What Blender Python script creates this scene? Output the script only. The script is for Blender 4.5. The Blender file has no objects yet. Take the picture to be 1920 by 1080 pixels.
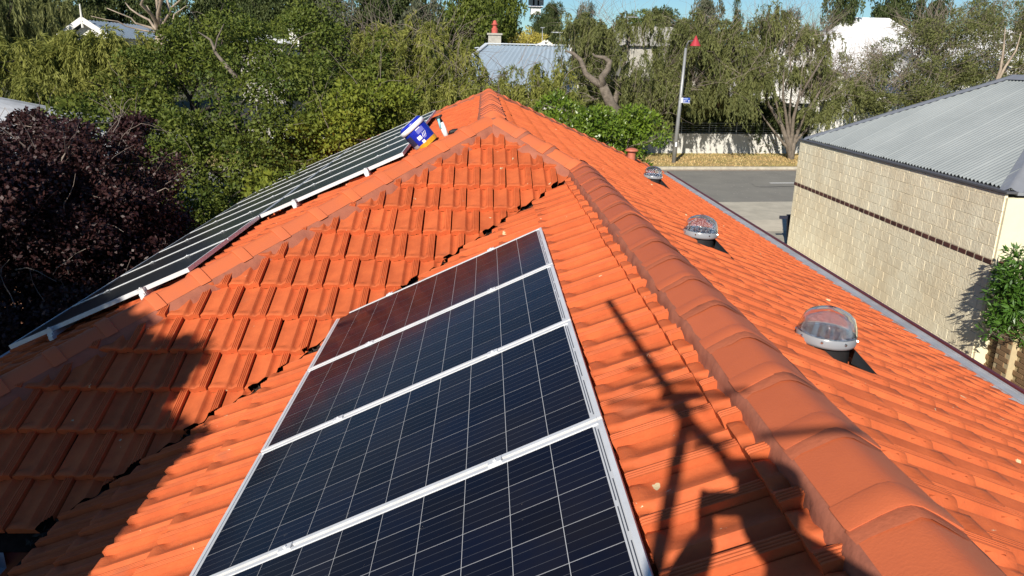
import bpy, bmesh, math, random
import numpy as np
from mathutils import Vector, Matrix
random.seed(7); rng = np.random.default_rng(7)
scene = bpy.context.scene
COL = scene.collection

# ------------------------------------------------------------ camera, sky, sun, exposure
CAMZ = 5.0                                   # the camera stands 5 m above the street
FOC = 1422.25
YAW, PITCH, ROLL = 0.0426, -0.2935, 0.0225
def cam_axes():
    cy, sy = math.cos(YAW), math.sin(YAW)
    fw = Vector((sy, cy, 0)); rt = Vector((cy, -sy, 0)); up = Vector((0, 0, 1))
    cp, sp = math.cos(PITCH), math.sin(PITCH)
    f2 = fw * cp + up * sp; u2 = -fw * sp + up * cp
    cr, sr = math.cos(ROLL), math.sin(ROLL)
    return rt * cr + u2 * sr, -rt * sr + u2 * cr, f2
RT, UP, FW = cam_axes()
cam_d = bpy.data.cameras.new('camera'); cam_d.sensor_width = 36.0
cam_d.lens = 36.0 * FOC / 1920.0; cam_d.clip_start = 0.03; cam_d.clip_end = 4000
cam = bpy.data.objects.new('camera', cam_d); COL.objects.link(cam)
m = Matrix.Identity(4)
for i in range(3):
    m[i][0] = RT[i]; m[i][1] = UP[i]; m[i][2] = -FW[i]
m[2][3] = CAMZ
cam.matrix_world = m; scene.camera = cam

SUN_AZ, SUN_EL = math.radians(19.8), math.radians(30.3)      # direction the shadows run in, and height
SUN = Vector((-math.sin(SUN_AZ) * math.cos(SUN_EL), -math.cos(SUN_AZ) * math.cos(SUN_EL), math.sin(SUN_EL)))
world = bpy.data.worlds.new('World'); scene.world = world; world.use_nodes = True
wn = world.node_tree; wn.nodes.clear()
sky = wn.nodes.new('ShaderNodeTexSky'); sky.sky_type = 'NISHITA'; sky.sun_disc = False
sky.sun_elevation = SUN_EL; sky.sun_rotation = SUN_AZ + math.pi
sky.air_density = 1.0; sky.dust_density = 0.0; sky.ozone_density = 1.0
bg = wn.nodes.new('ShaderNodeBackground'); bg.inputs[1].default_value = 0.052
wo = wn.nodes.new('ShaderNodeOutputWorld')
tint = wn.nodes.new('ShaderNodeMix'); tint.data_type = 'RGBA'; tint.blend_type = 'MULTIPLY'; tint.inputs['Factor'].default_value = 1.0
tint.inputs['B'].default_value = (0.66, 0.98, 1.28, 1)
wn.links.new(sky.outputs[0], tint.inputs['A']); wn.links.new(tint.outputs['Result'], bg.inputs[0]); wn.links.new(bg.outputs[0], wo.inputs[0])
sun_d = bpy.data.lights.new('sun', 'SUN'); sun_d.energy = 5.0; sun_d.angle = math.radians(0.5); sun_d.color = (1.0, 0.93, 0.82)
sun_o = bpy.data.objects.new('sun', sun_d); COL.objects.link(sun_o)
sun_o.rotation_euler = SUN.to_track_quat('Z', 'Y').to_euler(); sun_o.location = (-20, -40, 40)
scene.view_settings.view_transform = 'Standard'; scene.view_settings.look = 'None'
scene.view_settings.exposure = 0.42; scene.view_settings.gamma = 1.0
scene.view_settings.use_curve_mapping = False
scene.render.engine = 'CYCLES'

def at(u, v, Y):
    """point at distance Y (world y) seen in that direction"""
    d = FW + RT * ((u - 960) / FOC) - UP * ((v - 540) / FOC)
    d = d * (Y / d.y); return Vector((d.x, d.y, d.z + CAMZ))
def onplane(u, v, n, cc):
    d = FW + RT * ((u - 960) / FOC) - UP * ((v - 540) / FOC)
    n = Vector(n); s = (cc - n.z * CAMZ) / d.dot(n); p = d * s
    return Vector((p.x, p.y, p.z + CAMZ))
def project(P):
    d = Vector(P) - Vector((0, 0, CAMZ)); z = d.dot(FW)
    return (960 + FOC * d.dot(RT) / z, 540 - FOC * d.dot(UP) / z, z)

# ------------------------------------------------------------ materials
def mat(name, col, rough=0.7, spec=0.5, metal=0.0, vary=0.0, vscale=6.0, bump=0.0, bscale=60.0, col2=None, coat=0.0,
        trans=0.0, rnd=0.0, alpha=1.0, ior=1.45, coords='POS', bdist=0.01):
    mt = bpy.data.materials.new(name); mt.use_nodes = True
    nt = mt.node_tree; b = nt.nodes['Principled BSDF']
    b.inputs['Base Color'].default_value = (*col, 1); b.inputs['Roughness'].default_value = rough
    b.inputs['Specular IOR Level'].default_value = spec; b.inputs['Metallic'].default_value = metal
    b.inputs['Coat Weight'].default_value = coat; b.inputs['IOR'].default_value = ior
    b.inputs['Transmission Weight'].default_value = trans
    src = None
    if coords == 'POS': src = nt.nodes.new('ShaderNodeNewGeometry').outputs['Position']
    else: src = nt.nodes.new('ShaderNodeTexCoord').outputs['Object']
    out = None
    if vary > 0:
        n = nt.nodes.new('ShaderNodeTexNoise'); n.inputs['Scale'].default_value = vscale; n.inputs['Detail'].default_value = 6
        n.inputs['Roughness'].default_value = 0.65
        nt.links.new(src, n.inputs['Vector'])
        mr = nt.nodes.new('ShaderNodeMapRange'); mr.inputs[1].default_value = 0.35; mr.inputs[2].default_value = 0.65
        nt.links.new(n.outputs['Fac'], mr.inputs[0])
        mx = nt.nodes.new('ShaderNodeMix'); mx.data_type = 'RGBA'
        c2 = col2 or tuple(c * (1 - vary) for c in col)
        mx.inputs['A'].default_value = (*col, 1); mx.inputs['B'].default_value = (*c2, 1)
        nt.links.new(mr.outputs[0], mx.inputs['Factor']); out = mx.outputs['Result']
    if rnd > 0:
        oi = nt.nodes.new('ShaderNodeObjectInfo'); an = nt.nodes.new('ShaderNodeAttribute'); an.attribute_name = 'rnd'
        ad = nt.nodes.new('ShaderNodeMath'); ad.operation = 'ADD'
        nt.links.new(oi.outputs['Random'], ad.inputs[0]); nt.links.new(an.outputs['Fac'], ad.inputs[1])
        fr = nt.nodes.new('ShaderNodeMath'); fr.operation = 'FRACT'; nt.links.new(ad.outputs[0], fr.inputs[0])
        m2 = nt.nodes.new('ShaderNodeMapRange'); m2.inputs[3].default_value = 1 - rnd; m2.inputs[4].default_value = 1 + rnd
        nt.links.new(fr.outputs[0], m2.inputs[0])
        hs = nt.nodes.new('ShaderNodeHueSaturation'); nt.links.new(m2.outputs[0], hs.inputs['Value'])
        if out: nt.links.new(out, hs.inputs['Color'])
        else: hs.inputs['Color'].default_value = (*col, 1)
        out = hs.outputs['Color']
    if out: nt.links.new(out, b.inputs['Base Color'])
    if bump > 0:
        n = nt.nodes.new('ShaderNodeTexNoise'); n.inputs['Scale'].default_value = bscale; n.inputs['Detail'].default_value = 5
        nt.links.new(src, n.inputs['Vector'])
        bp = nt.nodes.new('ShaderNodeBump'); bp.inputs['Strength'].default_value = bump; bp.inputs['Distance'].default_value = bdist
        nt.links.new(n.outputs['Fac'], bp.inputs['Height']); nt.links.new(bp.outputs[0], b.inputs['Normal'])
    mt['col_socket'] = 1
    return mt
def add_spots(mt, col, scale, thr, seedoff=0.0, dens=0.5, edge=0.03):
    """small round patches (lichen, grit) with a colour of their own"""
    nt = mt.node_tree; b = nt.nodes['Principled BSDF']
    link = b.inputs['Base Color'].links[0]; src = link.from_socket
    g = nt.nodes.new('ShaderNodeNewGeometry')
    mp = nt.nodes.new('ShaderNodeMapping'); mp.inputs['Location'].default_value = (seedoff,) * 3
    nt.links.new(g.outputs['Position'], mp.inputs['Vector'])
    nz = nt.nodes.new('ShaderNodeTexNoise'); nz.inputs['Scale'].default_value = scale * 4
    nt.links.new(mp.outputs[0], nz.inputs['Vector'])
    ma = nt.nodes.new('ShaderNodeMix'); ma.data_type = 'VECTOR'; ma.inputs['Factor'].default_value = 0.05
    nt.links.new(mp.outputs[0], ma.inputs['A']); nt.links.new(nz.outputs['Color'], ma.inputs['B'])
    v = nt.nodes.new('ShaderNodeTexVoronoi'); v.inputs['Scale'].default_value = scale
    nt.links.new(ma.outputs['Result'], v.inputs['Vector'])
    # only some cells carry a spot, each of its own size
    sep = nt.nodes.new('ShaderNodeSeparateColor'); nt.links.new(v.outputs['Color'], sep.inputs[0])
    gt = nt.nodes.new('ShaderNodeMath'); gt.operation = 'GREATER_THAN'; gt.inputs[1].default_value = 1 - dens
    nt.links.new(sep.outputs[0], gt.inputs[0])
    sz = nt.nodes.new('ShaderNodeMath'); sz.operation = 'MULTIPLY'; sz.inputs[1].default_value = thr
    nt.links.new(sep.outputs[1], sz.inputs[0])
    sb = nt.nodes.new('ShaderNodeMath'); sb.operation = 'SUBTRACT'
    nt.links.new(sz.outputs[0], sb.inputs[0]); nt.links.new(v.outputs['Distance'], sb.inputs[1])
    dv = nt.nodes.new('ShaderNodeMath'); dv.operation = 'DIVIDE'; dv.use_clamp = True; dv.inputs[1].default_value = edge
    nt.links.new(sb.outputs[0], dv.inputs[0])
    ml = nt.nodes.new('ShaderNodeMath'); ml.operation = 'MULTIPLY'
    nt.links.new(dv.outputs[0], ml.inputs[0]); nt.links.new(gt.outputs[0], ml.inputs[1])
    mx = nt.nodes.new('ShaderNodeMix'); mx.data_type = 'RGBA'; mx.inputs['B'].default_value = (*col, 1)
    nt.links.new(ml.outputs[0], mx.inputs['Factor']); nt.links.new(src, mx.inputs['A'])
    nt.links.new(mx.outputs['Result'], b.inputs['Base Color'])
def leaf_mat(name, c1, c2, rough=0.5, spec=0.4, trans=0.25):
    """leaves: two species tones picked leaf by leaf, a little light passing through"""
    mt = bpy.data.materials.new(name); mt.use_nodes = True; nt = mt.node_tree; b = nt.nodes['Principled BSDF']
    a = nt.nodes.new('ShaderNodeAttribute'); a.attribute_name = 'rnd'
    mx = nt.nodes.new('ShaderNodeMix'); mx.data_type = 'RGBA'
    mx.inputs['A'].default_value = (*c1, 1); mx.inputs['B'].default_value = (*c2, 1)
    nt.links.new(a.outputs['Fac'], mx.inputs['Factor']); nt.links.new(mx.outputs['Result'], b.inputs['Base Color'])
    b.inputs['Roughness'].default_value = rough; b.inputs['Specular IOR Level'].default_value = spec
    tr = nt.nodes.new('ShaderNodeBsdfTranslucent'); nt.links.new(mx.outputs['Result'], tr.inputs['Color'])
    ms = nt.nodes.new('ShaderNodeMixShader'); ms.inputs[0].default_value = trans
    nt.links.new(b.outputs[0], ms.inputs[1]); nt.links.new(tr.outputs[0], ms.inputs[2])
    nt.links.new(ms.outputs[0], nt.nodes['Material Output'].inputs['Surface'])
    return mt

# ------------------------------------------------------------ objects
def tag(o, label=None, cat=None, group=None, kind=None):
    if label: o['label'] = label
    if cat: o['category'] = cat
    if group: o['group'] = group
    if kind: o['kind'] = kind
    return o
def empty(name, loc=(0, 0, 0), label=None, cat=None, group=None, parent=None):
    o = bpy.data.objects.new(name, None); COL.objects.link(o); o.location = loc; o.empty_display_size = 0.1
    if parent: o.parent = parent
    return tag(o, label, cat, group)
def link(name, me, material=None, parent=None, mw=None, **kw):
    if material is not None and not me.materials: me.materials.append(material)
    o = bpy.data.objects.new(name, me); COL.objects.link(o)
    if parent is not None:
        o.parent = parent
        inv = wm(parent).inverted()
        o.matrix_basis = inv if mw is None else inv @ mw
    elif mw is not None: o.matrix_basis = mw
    return tag(o, **kw)
def wm(p):
    """world matrix of a parent, from its chain of own matrices"""
    return (wm(p.parent) if p.parent else Matrix.Identity(4)) @ p.matrix_basis
class MB:
    def __init__(s): s.v = []; s.f = []
    def add(s, vs, fs):
        n = len(s.v); s.v += [tuple(v) for v in vs]; s.f += [tuple(i + n for i in f) for f in fs]; return s
    def box(s, c, size, M=None):
        x, y, z = [d / 2 for d in size]; c = Vector(c)
        vs = [Vector((a * x, b * y, d * z)) for a in (-1, 1) for b in (-1, 1) for d in (-1, 1)]
        vs = [c + (M @ v if M else v) for v in vs]
        return s.add(vs, [(0, 1, 3, 2), (4, 6, 7, 5), (0, 4, 5, 1), (2, 3, 7, 6), (0, 2, 6, 4), (1, 5, 7, 3)])
    def bar(s, a, b, w, h, up=(0, 0, 1)):
        a = Vector(a); b = Vector(b); d = (b - a); L = d.length; d = d.normalized(); up = Vector(up)
        sx = d.cross(up).normalized(); uz = sx.cross(d)
        M = Matrix((sx, d, uz)).transposed()
        return s.box((a + b) / 2, (w, L, h), M)
    def tube(s, pts, rad, n=6, cap=True):
        pts = [Vector(p) for p in pts]; N = len(pts)
        rad = rad if hasattr(rad, '__len__') else [rad] * N
        vs = []; fs = []; ref = None
        for i, p in enumerate(pts):
            d = (pts[min(i + 1, N - 1)] - pts[max(i - 1, 0)])
            d = d.normalized() if d.length > 1e-9 else Vector((0, 0, 1))
            if ref is None: ref = d.orthogonal().normalized()
            ref = (ref - d * ref.dot(d)); ref = ref.normalized() if ref.length > 1e-6 else d.orthogonal().normalized()
            w = d.cross(ref)
            for k in range(n):
                a = 2 * math.pi * k / n; vs.append(p + (ref * math.cos(a) + w * math.sin(a)) * rad[i])
        for i in range(N - 1):
            for k in range(n):
                a = i * n + k; b = i * n + (k + 1) % n; fs.append((a, b, b + n, a + n))
        if cap: fs.append(tuple(range(n - 1, -1, -1))); fs.append(tuple(range((N - 1) * n, N * n)))
        return s.add(vs, fs)
    def lathe(s, prof, n=24, o=(0, 0, 0), M=None, cap0=False, cap1=False):
        o = Vector(o); vs = []; fs = []
        for r, z in prof:
            for k in range(n):
                a = 2 * math.pi * k / n; v = Vector((r * math.cos(a), r * math.sin(a), z)); vs.append(o + (M @ v if M else v))
        for i in range(len(prof) - 1):
            for k in range(n):
                a = i * n + k; b = i * n + (k + 1) % n; fs.append((a, b, b + n, a + n))
        if cap0: fs.append(tuple(range(n - 1, -1, -1)))
        if cap1: fs.append(tuple(range((len(prof) - 1) * n, len(prof) * n)))
        return s.add(vs, fs)
    def mesh(s, name, smooth=False):
        me = bpy.data.meshes.new(name); me.from_pydata(s.v, [], s.f)
        if smooth: me.polygons.foreach_set('use_smooth', [True] * len(s.f))
        me.update(); return me
    def build(s, name, material, parent=None, smooth=False, **kw):
        return link(name, s.mesh(name, smooth), material, parent, **kw)
def fastmesh(name, V, F, rnd=None, smooth=False):
    """quads (n,4) from numpy"""
    me = bpy.data.meshes.new(name); k = F.shape[1]
    me.vertices.add(len(V)); me.vertices.foreach_set('co', V.astype(np.float32).ravel())
    me.loops.add(F.size); me.loops.foreach_set('vertex_index', F.astype(np.int32).ravel())
    me.polygons.add(len(F)); me.polygons.foreach_set('loop_start', np.arange(0, F.size, k, dtype=np.int32))
    try: me.polygons.foreach_set('loop_total', np.full(len(F), k, dtype=np.int32))
    except Exception: pass
    if smooth: me.polygons.foreach_set('use_smooth', np.ones(len(F), dtype=bool))
    if rnd is not None:
        at_ = me.attributes.new('rnd', 'FLOAT', 'FACE'); at_.data.foreach_set('value', rnd.astype(np.float32))
    me.update(calc_edges=True); return me
# ------------------------------------------------------------ roof geometry (all heights above the street)
T = 0.4721; CS = 1 / math.hypot(1, T); SN = T * CS
XN, ZN = 0.9473, CAMZ - 1.0227               # near ridge
XM, ZM = 0.1053, CAMZ - 0.6252               # main ridge
YA, YJ, YE = 7.9989, 7.1569, 14.2126         # front end of main ridge, start of near ridge, far end of main ridge
XE = 4.388; ZE = ZM - T * (XE - XM)          # right eave
GAU, CW = 0.3433, 0.2388                     # tile gauge and cover width
YNEAR = -4.0
ZEL = CAMZ - 2.65
XWE = XN - (ZN - ZEL) / T; XLE = XM - (ZM - ZEL) / T; YFE = YA - (ZM - ZEL) / T; YNE = YE + (ZM - ZEL) / T
YHIPN = YNEAR
M_tile = mat('terracotta_tile', (0.57, 0.130, 0.043), rough=0.68, spec=0.2, vary=0.3, vscale=7.0, col2=(0.46, 0.100, 0.035),
             bump=0.35, bscale=90, rnd=0.09, bdist=0.004)
add_spots(M_tile, (0.30, 0.075, 0.035), 38.0, 0.16, 3.0, 0.16)
add_spots(M_tile, (0.40, 0.11, 0.05), 5.0, 0.40, 7.0, 0.15, 0.35)
add_spots(M_tile, (0.55, 0.46, 0.28), 9.5, 0.17, 0.0, 0.16)
add_spots(M_tile, (0.62, 0.52, 0.34), 24.0, 0.16, 5.0, 0.05)
M_cap = mat('ridge_cap_paint', (0.58, 0.142, 0.052), rough=0.6, spec=0.25, vary=0.3, vscale=3.0, col2=(0.52, 0.135, 0.060), bump=0.2, bscale=120, rnd=0.05, bdist=0.003)
M_capn = mat('ridge_cap_weathered', (0.53, 0.128, 0.050), rough=0.6, spec=0.3, vary=0.3, vscale=2.5, col2=(0.47, 0.112, 0.046), bump=0.3, bscale=150, rnd=0.05, bdist=0.003)
add_spots(M_capn, (0.6, 0.5, 0.4), 14.0, 0.10, 2.0, 0.06)
M_mortar = mat('pointing_mortar', (0.37, 0.125, 0.074), rough=0.8, spec=0.2, vary=0.35, vscale=7.0, col2=(0.29, 0.100, 0.064), bump=0.5, bscale=35, bdist=0.006)
M_fillet = mat('collar_fillet', (0.46, 0.126, 0.060), rough=0.8, spec=0.2, vary=0.35, vscale=12.0, col2=(0.40, 0.112, 0.056), bump=0.5, bscale=60, bdist=0.004)
M_dark = mat('dark_cavity', (0.03, 0.018, 0.014), rough=0.95, spec=0.1, vary=0.5, vscale=20)
M_zinc = mat('zinc', (0.50, 0.52, 0.55), rough=0.5, metal=0.25, vary=0.25, vscale=4)
M_maroon = mat('maroon_paint', (0.12, 0.016, 0.018), rough=0.4, vary=0.3, vscale=5)
M_housewall = mat('house_brick', (0.32, 0.15, 0.09), rough=0.85, vary=0.3, vscale=4, bump=0.3)

house = empty('tiled_house', (0, 0, 0), 'house with the orange terracotta tile roof and ridge caps in the foreground', 'house')

def profile(u):
    """height of the tile across its width (u 0..1), rib on the right"""
    xs = [0.0, .02, .06, .12, .22, .34, .44, .50, .545, .60, .68, .74, .775, .80, .835, .85, .87, .89, .905, .925, .94, .955, .975, 1.0]
    hs = [-.004, .007, .006, .001, .003, .011, .020, .022, .014, -.001, -.005, .002, .014, .0310, .0330, .0275, .0330, .0330, .0275, .0330, .0330, .0275, .0330, .0320]
    return np.interp(u, xs, hs)
LIFT = 0.030
def tile_grid(us, vs, broken=True):
    """one tile: X across, Y up the slope, Z normal; bottom-left corner at origin"""
    V = []; nu, nv = len(us), len(vs); W = CW - 0.008
    for v in vs:
        for u in us:
            h = float(profile(u)); y = v
            lip = 0.024 if u < 0.5 else (0.0125 if u < 0.74 else 0.032)
            if 0.5 <= u < 0.56: lip = 0.024 - (u - 0.5) / 0.06 * 0.0115
            if 0.68 < u < 0.8: lip = 0.0125 + (u - 0.68) / 0.12 * 0.0195
            if u < 0.12: lip = 0.012 + u / 0.12 * 0.009
            edge = 0.045 + (0.05 * min(1.0, ((u - 0.64) / 0.12) ** 2) if 0.5 < u < 0.78 else (0.02 * (1 - min(1, abs(u - .2) / .2))))
            k = 1 - min(1.0, max(0.0, (y - edge + 0.03) / 0.035)); k = k * k * (3 - 2 * k)
            if u >= 0.79: k = 0
            h = h * (1 - k) + max(h, lip) * k
            if y < 0.006: h -= 0.003
            V.append((u * W, y, h + LIFT * (1 - y / GAU)))
    F = [(j * nu + i, j * nu + i + 1, (j + 1) * nu + i + 1, (j + 1) * nu + i) for j in range(nv - 1) for i in range(nu - 1)]
    n = len(V)                                # front lip
    for i in range(nu):
        low = 0.0 if us[i] < 0.79 else 0.012
        V.append((V[i][0], V[i][1] - 0.001, low + 0.004))
    F += [(n + i, n + i + 1, i + 1, i) for i in range(nu - 1)]
    n2 = len(V)                               # right-hand edge of the rib
    for j in range(nv):
        a = V[j * nu + nu - 1]; V.append((a[0] + 0.0015, a[1], a[2] - 0.040))
    F += [(j * nu + nu - 1, n2 + j, n2 + j + 1, (j + 1) * nu + nu - 1) for j in range(nv - 1)]
    n3 = len(V)
    for j in range(nv):
        a = V[j * nu]; V.append((a[0] - 0.001, a[1], a[2] - 0.012))
    F += [(j * nu, (j + 1) * nu, n3 + j + 1, n3 + j) for j in range(nv - 1)]
    return V, F
US_H = [0, .02, .06, .12, .22, .34, .44, .50, .53, .56, .60, .64, .68, .72, .76, .785, .80, .835, .85, .87, .89, .905, .925, .94, .955, .975, 1]
VS_H = [0, .006, .03, .05, .07, .085, .105, .14, .24, .36]
US_L = [0, .03, .12, .30, .46, .52, .60, .70, .775, .80, .85, .89, .92, 1]
VS_L = [0, .008, .07, .10, .36]
tv, tf = tile_grid(US_H, VS_H); TV_L, TF_L = tile_grid(US_L, VS_L)
tile_me = MB().add(tv, tf).mesh('tile', True); tile_me.materials.append(M_tile)
try: tile_me.set_sharp_from_angle(angle=math.radians(38))
except Exception: pass

class Slope:
    """a roof face: origin on the upper edge line, down-slope direction, across direction"""
    def __init__(s, o, up):
        s.o = Vector(o); s.up = Vector(up).normalized(); z = Vector((0, 0, 1))
        s.x = s.up.cross(z).normalized(); s.n = s.x.cross(s.up).normalized()
    def frame(s, a, d):
        """a: distance along across axis from origin; d: slope distance below the top"""
        M = Matrix.Identity(4); p = s.o + s.x * a - s.up * d
        for i in range(3): M[i][0] = s.x[i]; M[i][1] = s.up[i]; M[i][2] = s.n[i]; M[i][3] = p[i]
        return M
SF = Slope((0, YA, ZM), (0, CS, SN)); SW = Slope((XN, 0, ZN), (CS, 0, SN))
SR = Slope((XM, 0, ZM), (-CS, 0, SN)); SL = Slope((XM, 0, ZM), (CS, 0, SN)); SNF = Slope((0, YE, ZM), (0, -CS, SN))
# clip planes in plan: keep where nx*x + ny*y <= c
def hp(nx, ny, c): return (nx, ny, c)
R2 = math.sqrt(0.5)
def clips(kind, y, x=0):
    if kind == 'F':
        return [hp(R2, -R2, R2 * (XN - YJ) - 0.022), hp(-R2, R2, R2 * (YA - XM) - 0.05), hp(R2, R2, R2 * (YA + XM) - 0.05)]
    if kind == 'W': return [hp(-R2, R2, R2 * (YJ - XN) - 0.008), hp(1, 0, XN - 0.03)]
    if kind == 'R':
        c = [hp(-R2, R2, R2 * (YE - XM) - 0.04)]
        if y < YJ: c.append(hp(-1, 0, -XN - 0.03))
        elif y < YA: c.append(hp(-R2, -R2, -R2 * (YA + XM) - 0.03))
        else: c.append(hp(-1, 0, -XM - 0.03))
        return c
    if kind == 'L': return [hp(1, 0, XM - 0.03), hp(R2, -R2, R2 * (XM - YA) - 0.05), hp(R2, R2, R2 * (YE + XM) - 0.04)]
    if kind == 'N': return [hp(R2, -R2, R2 * (XM - YE) - 0.04), hp(-R2, -R2, -R2 * (XM + YE) - 0.04)]
def clip_mesh(V, F, pl):
    bm = bmesh.new(); vs = [bm.verts.new(v) for v in V]
    for f in F: bm.faces.new([vs[i] for i in f])
    for nx, ny, c in pl:
        bmesh.ops.bisect_plane(bm, geom=bm.verts[:] + bm.edges[:] + bm.faces[:], dist=1e-5, plane_co=(nx * c, ny * c, 0), plane_no=(nx, ny, 0), clear_outer=True)
        if not bm.faces: break
    bm.verts.index_update(); out = ([tuple(v.co) for v in bm.verts], [tuple(v.index for v in f.verts) for f in bm.faces]); bm.free(); return out
cands = []
def lay(kind, S, rows, a0, a1, phase, extra_ok=None):
    for i, d in rows:
        off = phase + (0.5 * CW if i % 2 else 0.0)
        k0 = math.floor((a0 - off) / CW); k1 = math.ceil((a1 - off) / CW)
        for k in range(k0, k1):
            M = S.frame(off + k * CW, d)
            c4 = [M @ Vector(q) for q in ((0, 0, 0.03), (CW, 0, 0.03), (CW, GAU, 0.0), (0, GAU, 0.0))]
            ctr = (c4[0] + c4[2]) / 2; pl = clips(kind, ctr.y, ctr.x)
            state = 0
            for nx, ny, c in pl:
                dd = [nx * q.x + ny * q.y - c for q in c4]
                if min(dd) > -0.02: state = 2; break
                if max(dd) > -0.01: state = 1
            if state == 2: continue
            cands.append((kind, M, state, pl, c4, ctr))
rF = [(i, 0.5436 + i * GAU) for i in range(-1, 13)]
lay('F', SF, rF, -4.2, 0.95, 0.93 * CW)
rW = [(i, (XN - 0.776) / CS + i * GAU) for i in range(0, 11)]
lay('W', SW, rW, -7.2, 4.0, 0.05)
dE = (XE - .015 - XM) / CS
rR = [(i, dE - 0.0 - (13 - i) * GAU) for i in range(0, 14)]
lay('R', SR, rR, YNEAR, YNE, 0.02)
dL = (XM - XLE) / CS
rL = [(i, dL - 0.02 - (13 - i) * GAU) for i in range(0, 14)]
lay('L', SL, rL, -YNE, -YFE, 0.11)
lay('N', SNF, rL, -XE, 4.3, 0.0)
# the 300 tiles that show largest
def area(c4, kind, ctr):
    if kind in 'N': return 0
    P = [project(q) for q in c4]
    if min(p[2] for p in P) < 0.3: return 0
    if not any(-20 < p[0] < 1940 and -20 < p[1] < 1100 for p in P): return 0
    a = abs(sum(P[i][0] * P[(i + 1) % 4][1] - P[(i + 1) % 4][0] * P[i][1] for i in range(4))) / 2
    if kind == 'W' and -1.0 < ctr.x < 0.30 and ctr.y < 5.2: a = 0      # beneath the solar panels
    if kind == 'L' and ctr.y < 13 and ctr.x < -0.9: a *= 0.01
    return a
scored = sorted(range(len(cands)), key=lambda i: -area(cands[i][4], cands[i][0], cands[i][5]))
chosen = set(scored[:300])
JV = []; JF = []; JR = []
for i, (kind, M, state, pl, c4, ctr) in enumerate(cands):
    jit = Matrix.Translation((random.gauss(0, .0015), random.gauss(0, .003), random.gauss(0, .0012))) @ Matrix.Rotation(random.gauss(0, .006), 4, 'Z') @ Matrix.Rotation(random.gauss(0, .006), 4, 'Y')
    M2 = M @ jit
    if i in chosen:
        if state == 0: link('roof_tile', tile_me, None, house, M2)
        else:
            V, F = clip_mesh([M2 @ Vector(v) for v in tv], tf, pl)
            if F:
                inv = M2.inverted(); o = MB().add([inv @ Vector(v) for v in V], F)
                me = o.mesh('cut_tile', True); me.materials.append(M_tile)
                try: me.set_sharp_from_angle(angle=math.radians(38))
                except Exception: pass
                link('roof_tile', me, None, house, M2)
    else:
        V = [M2 @ Vector(v) for v in TV_L]; F = TF_L
        if state: V, F = clip_mesh(V, F, pl)
        n = len(JV); JV += [tuple(v) for v in V]; JF += [tuple(q + n for q in f) for f in F]; JR += [random.random()] * len(F)
me = bpy.data.meshes.new('roof_tiles'); me.from_pydata(JV, [], JF); me.polygons.foreach_set('use_smooth', [True] * len(JF))
a_ = me.attributes.new('rnd', 'FLOAT', 'FACE'); a_.data.foreach_set('value', JR); me.update()
try: me.set_sharp_from_angle(angle=math.radians(38))
except Exception: pass
link('roof_tiles', me, M_tile, house, kind='stuff')

# underlay below the tiles, so nothing shows through the joints
mb = MB(); dz = -0.035
def poly(pts): mb.add([(x, y, z + dz) for x, y, z in pts], [tuple(range(len(pts)))])
zL = ZEL
poly([(XM, YA, ZM), (XLE, YFE, zL), (XWE, YFE, zL), (XN, YJ, ZN)])
poly([(XN, YJ, ZN), (XWE, YFE, zL), (XWE, YNEAR, zL), (XN, YNEAR, ZN)])
poly([(XM, YA, ZM), (XN, YJ, ZN), (XN, YNEAR, ZN), (XE, YNEAR, ZE), (XE, YNE, ZE), (XM, YE, ZM)])
poly([(XM, YA, ZM), (XM, YE, ZM), (XLE, YNE, zL), (XLE, YFE, zL)])
poly([(XM, YE, ZM), (XE, YNE, ZE), (XLE, YNE, zL)])
mb.build('roof_underlay', M_dark, house)

# ---- ridge caps
def cap_mesh(name, L=0.40, collar=True, material=None, w=0.135, h=0.080, bulge=0.014):
    """X runs towards the collared end, Z up, crest at z=0"""
    prof = [(-w, -h), (-w * .80, -h * .75), (-w * .48, -h * .38), (-w * .20, -h * .09), (0, 0), (w * .20, -h * .09), (w * .48, -h * .38), (w * .80, -h * .75), (w, -h)]
    st = [(0, -.004), (L - .095, 0.0)]
    if collar: st += [(L - .093, .004), (L - .085, bulge), (L - .012, bulge), (L, bulge - .004)]
    else: st += [(L, 0.0)]
    vs = []; fs = []; n = len(prof)
    for x, e in st:
        for (y, z) in prof:
            q = Vector((y, z + 0.06)); q = q.normalized() * (q.length + e); vs.append((x, q.x, q.y - 0.06))
    for i in range(len(st) - 1):
        for k in range(n - 1): fs.append((i * n + k, (i + 1) * n + k, (i + 1) * n + k + 1, i * n + k + 1))
    b = (len(st) - 1) * n; m0 = len(vs)       # thickness at the open end
    for (y, z) in prof: vs.append((st[-1][0], y * .86, z * .9 - .012))
    for k in range(n - 1): fs.append((b + k, m0 + k, m0 + k + 1, b + k + 1))
    me = MB().add(vs, fs).mesh(name, True); me.materials.append(material)
    try: me.set_sharp_from_angle(angle=math.radians(32))
    except Exception: pass
    return me
cap_n = cap_mesh('near_ridge_cap', 0.385, True, M_capn, 0.130, 0.064, 0.006)
cap_h = cap_mesh('hip_ridge_cap', 0.40, True, M_cap, 0.125, 0.062)
def run_caps(A, B, me, sp, z0, start=0.0, label=None):
    A = Vector(A); B = Vector(B); d = (B - A); L = d.length; d.normalize()
    side = Vector((0, 0, 1)).cross(d).normalized(); upv = d.cross(side)
    k = 0; x = start
    while x < L - 0.1:
        M = Matrix.Identity(4); p = A + d * x + Vector((0, 0, z0))
        dd = (d + side * random.gauss(0, .012)).normalized(); sd = Vector((0, 0, 1)).cross(dd).normalized(); uu = dd.cross(sd)
        uu = (uu + sd * random.gauss(0, .02)).normalized()
        for i in range(3): M[i][0] = dd[i]; M[i][1] = sd[i]; M[i][2] = uu[i]; M[i][3] = p[i]
        link('ridge_cap', me, None, house, M); x += sp; k += 1
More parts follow.
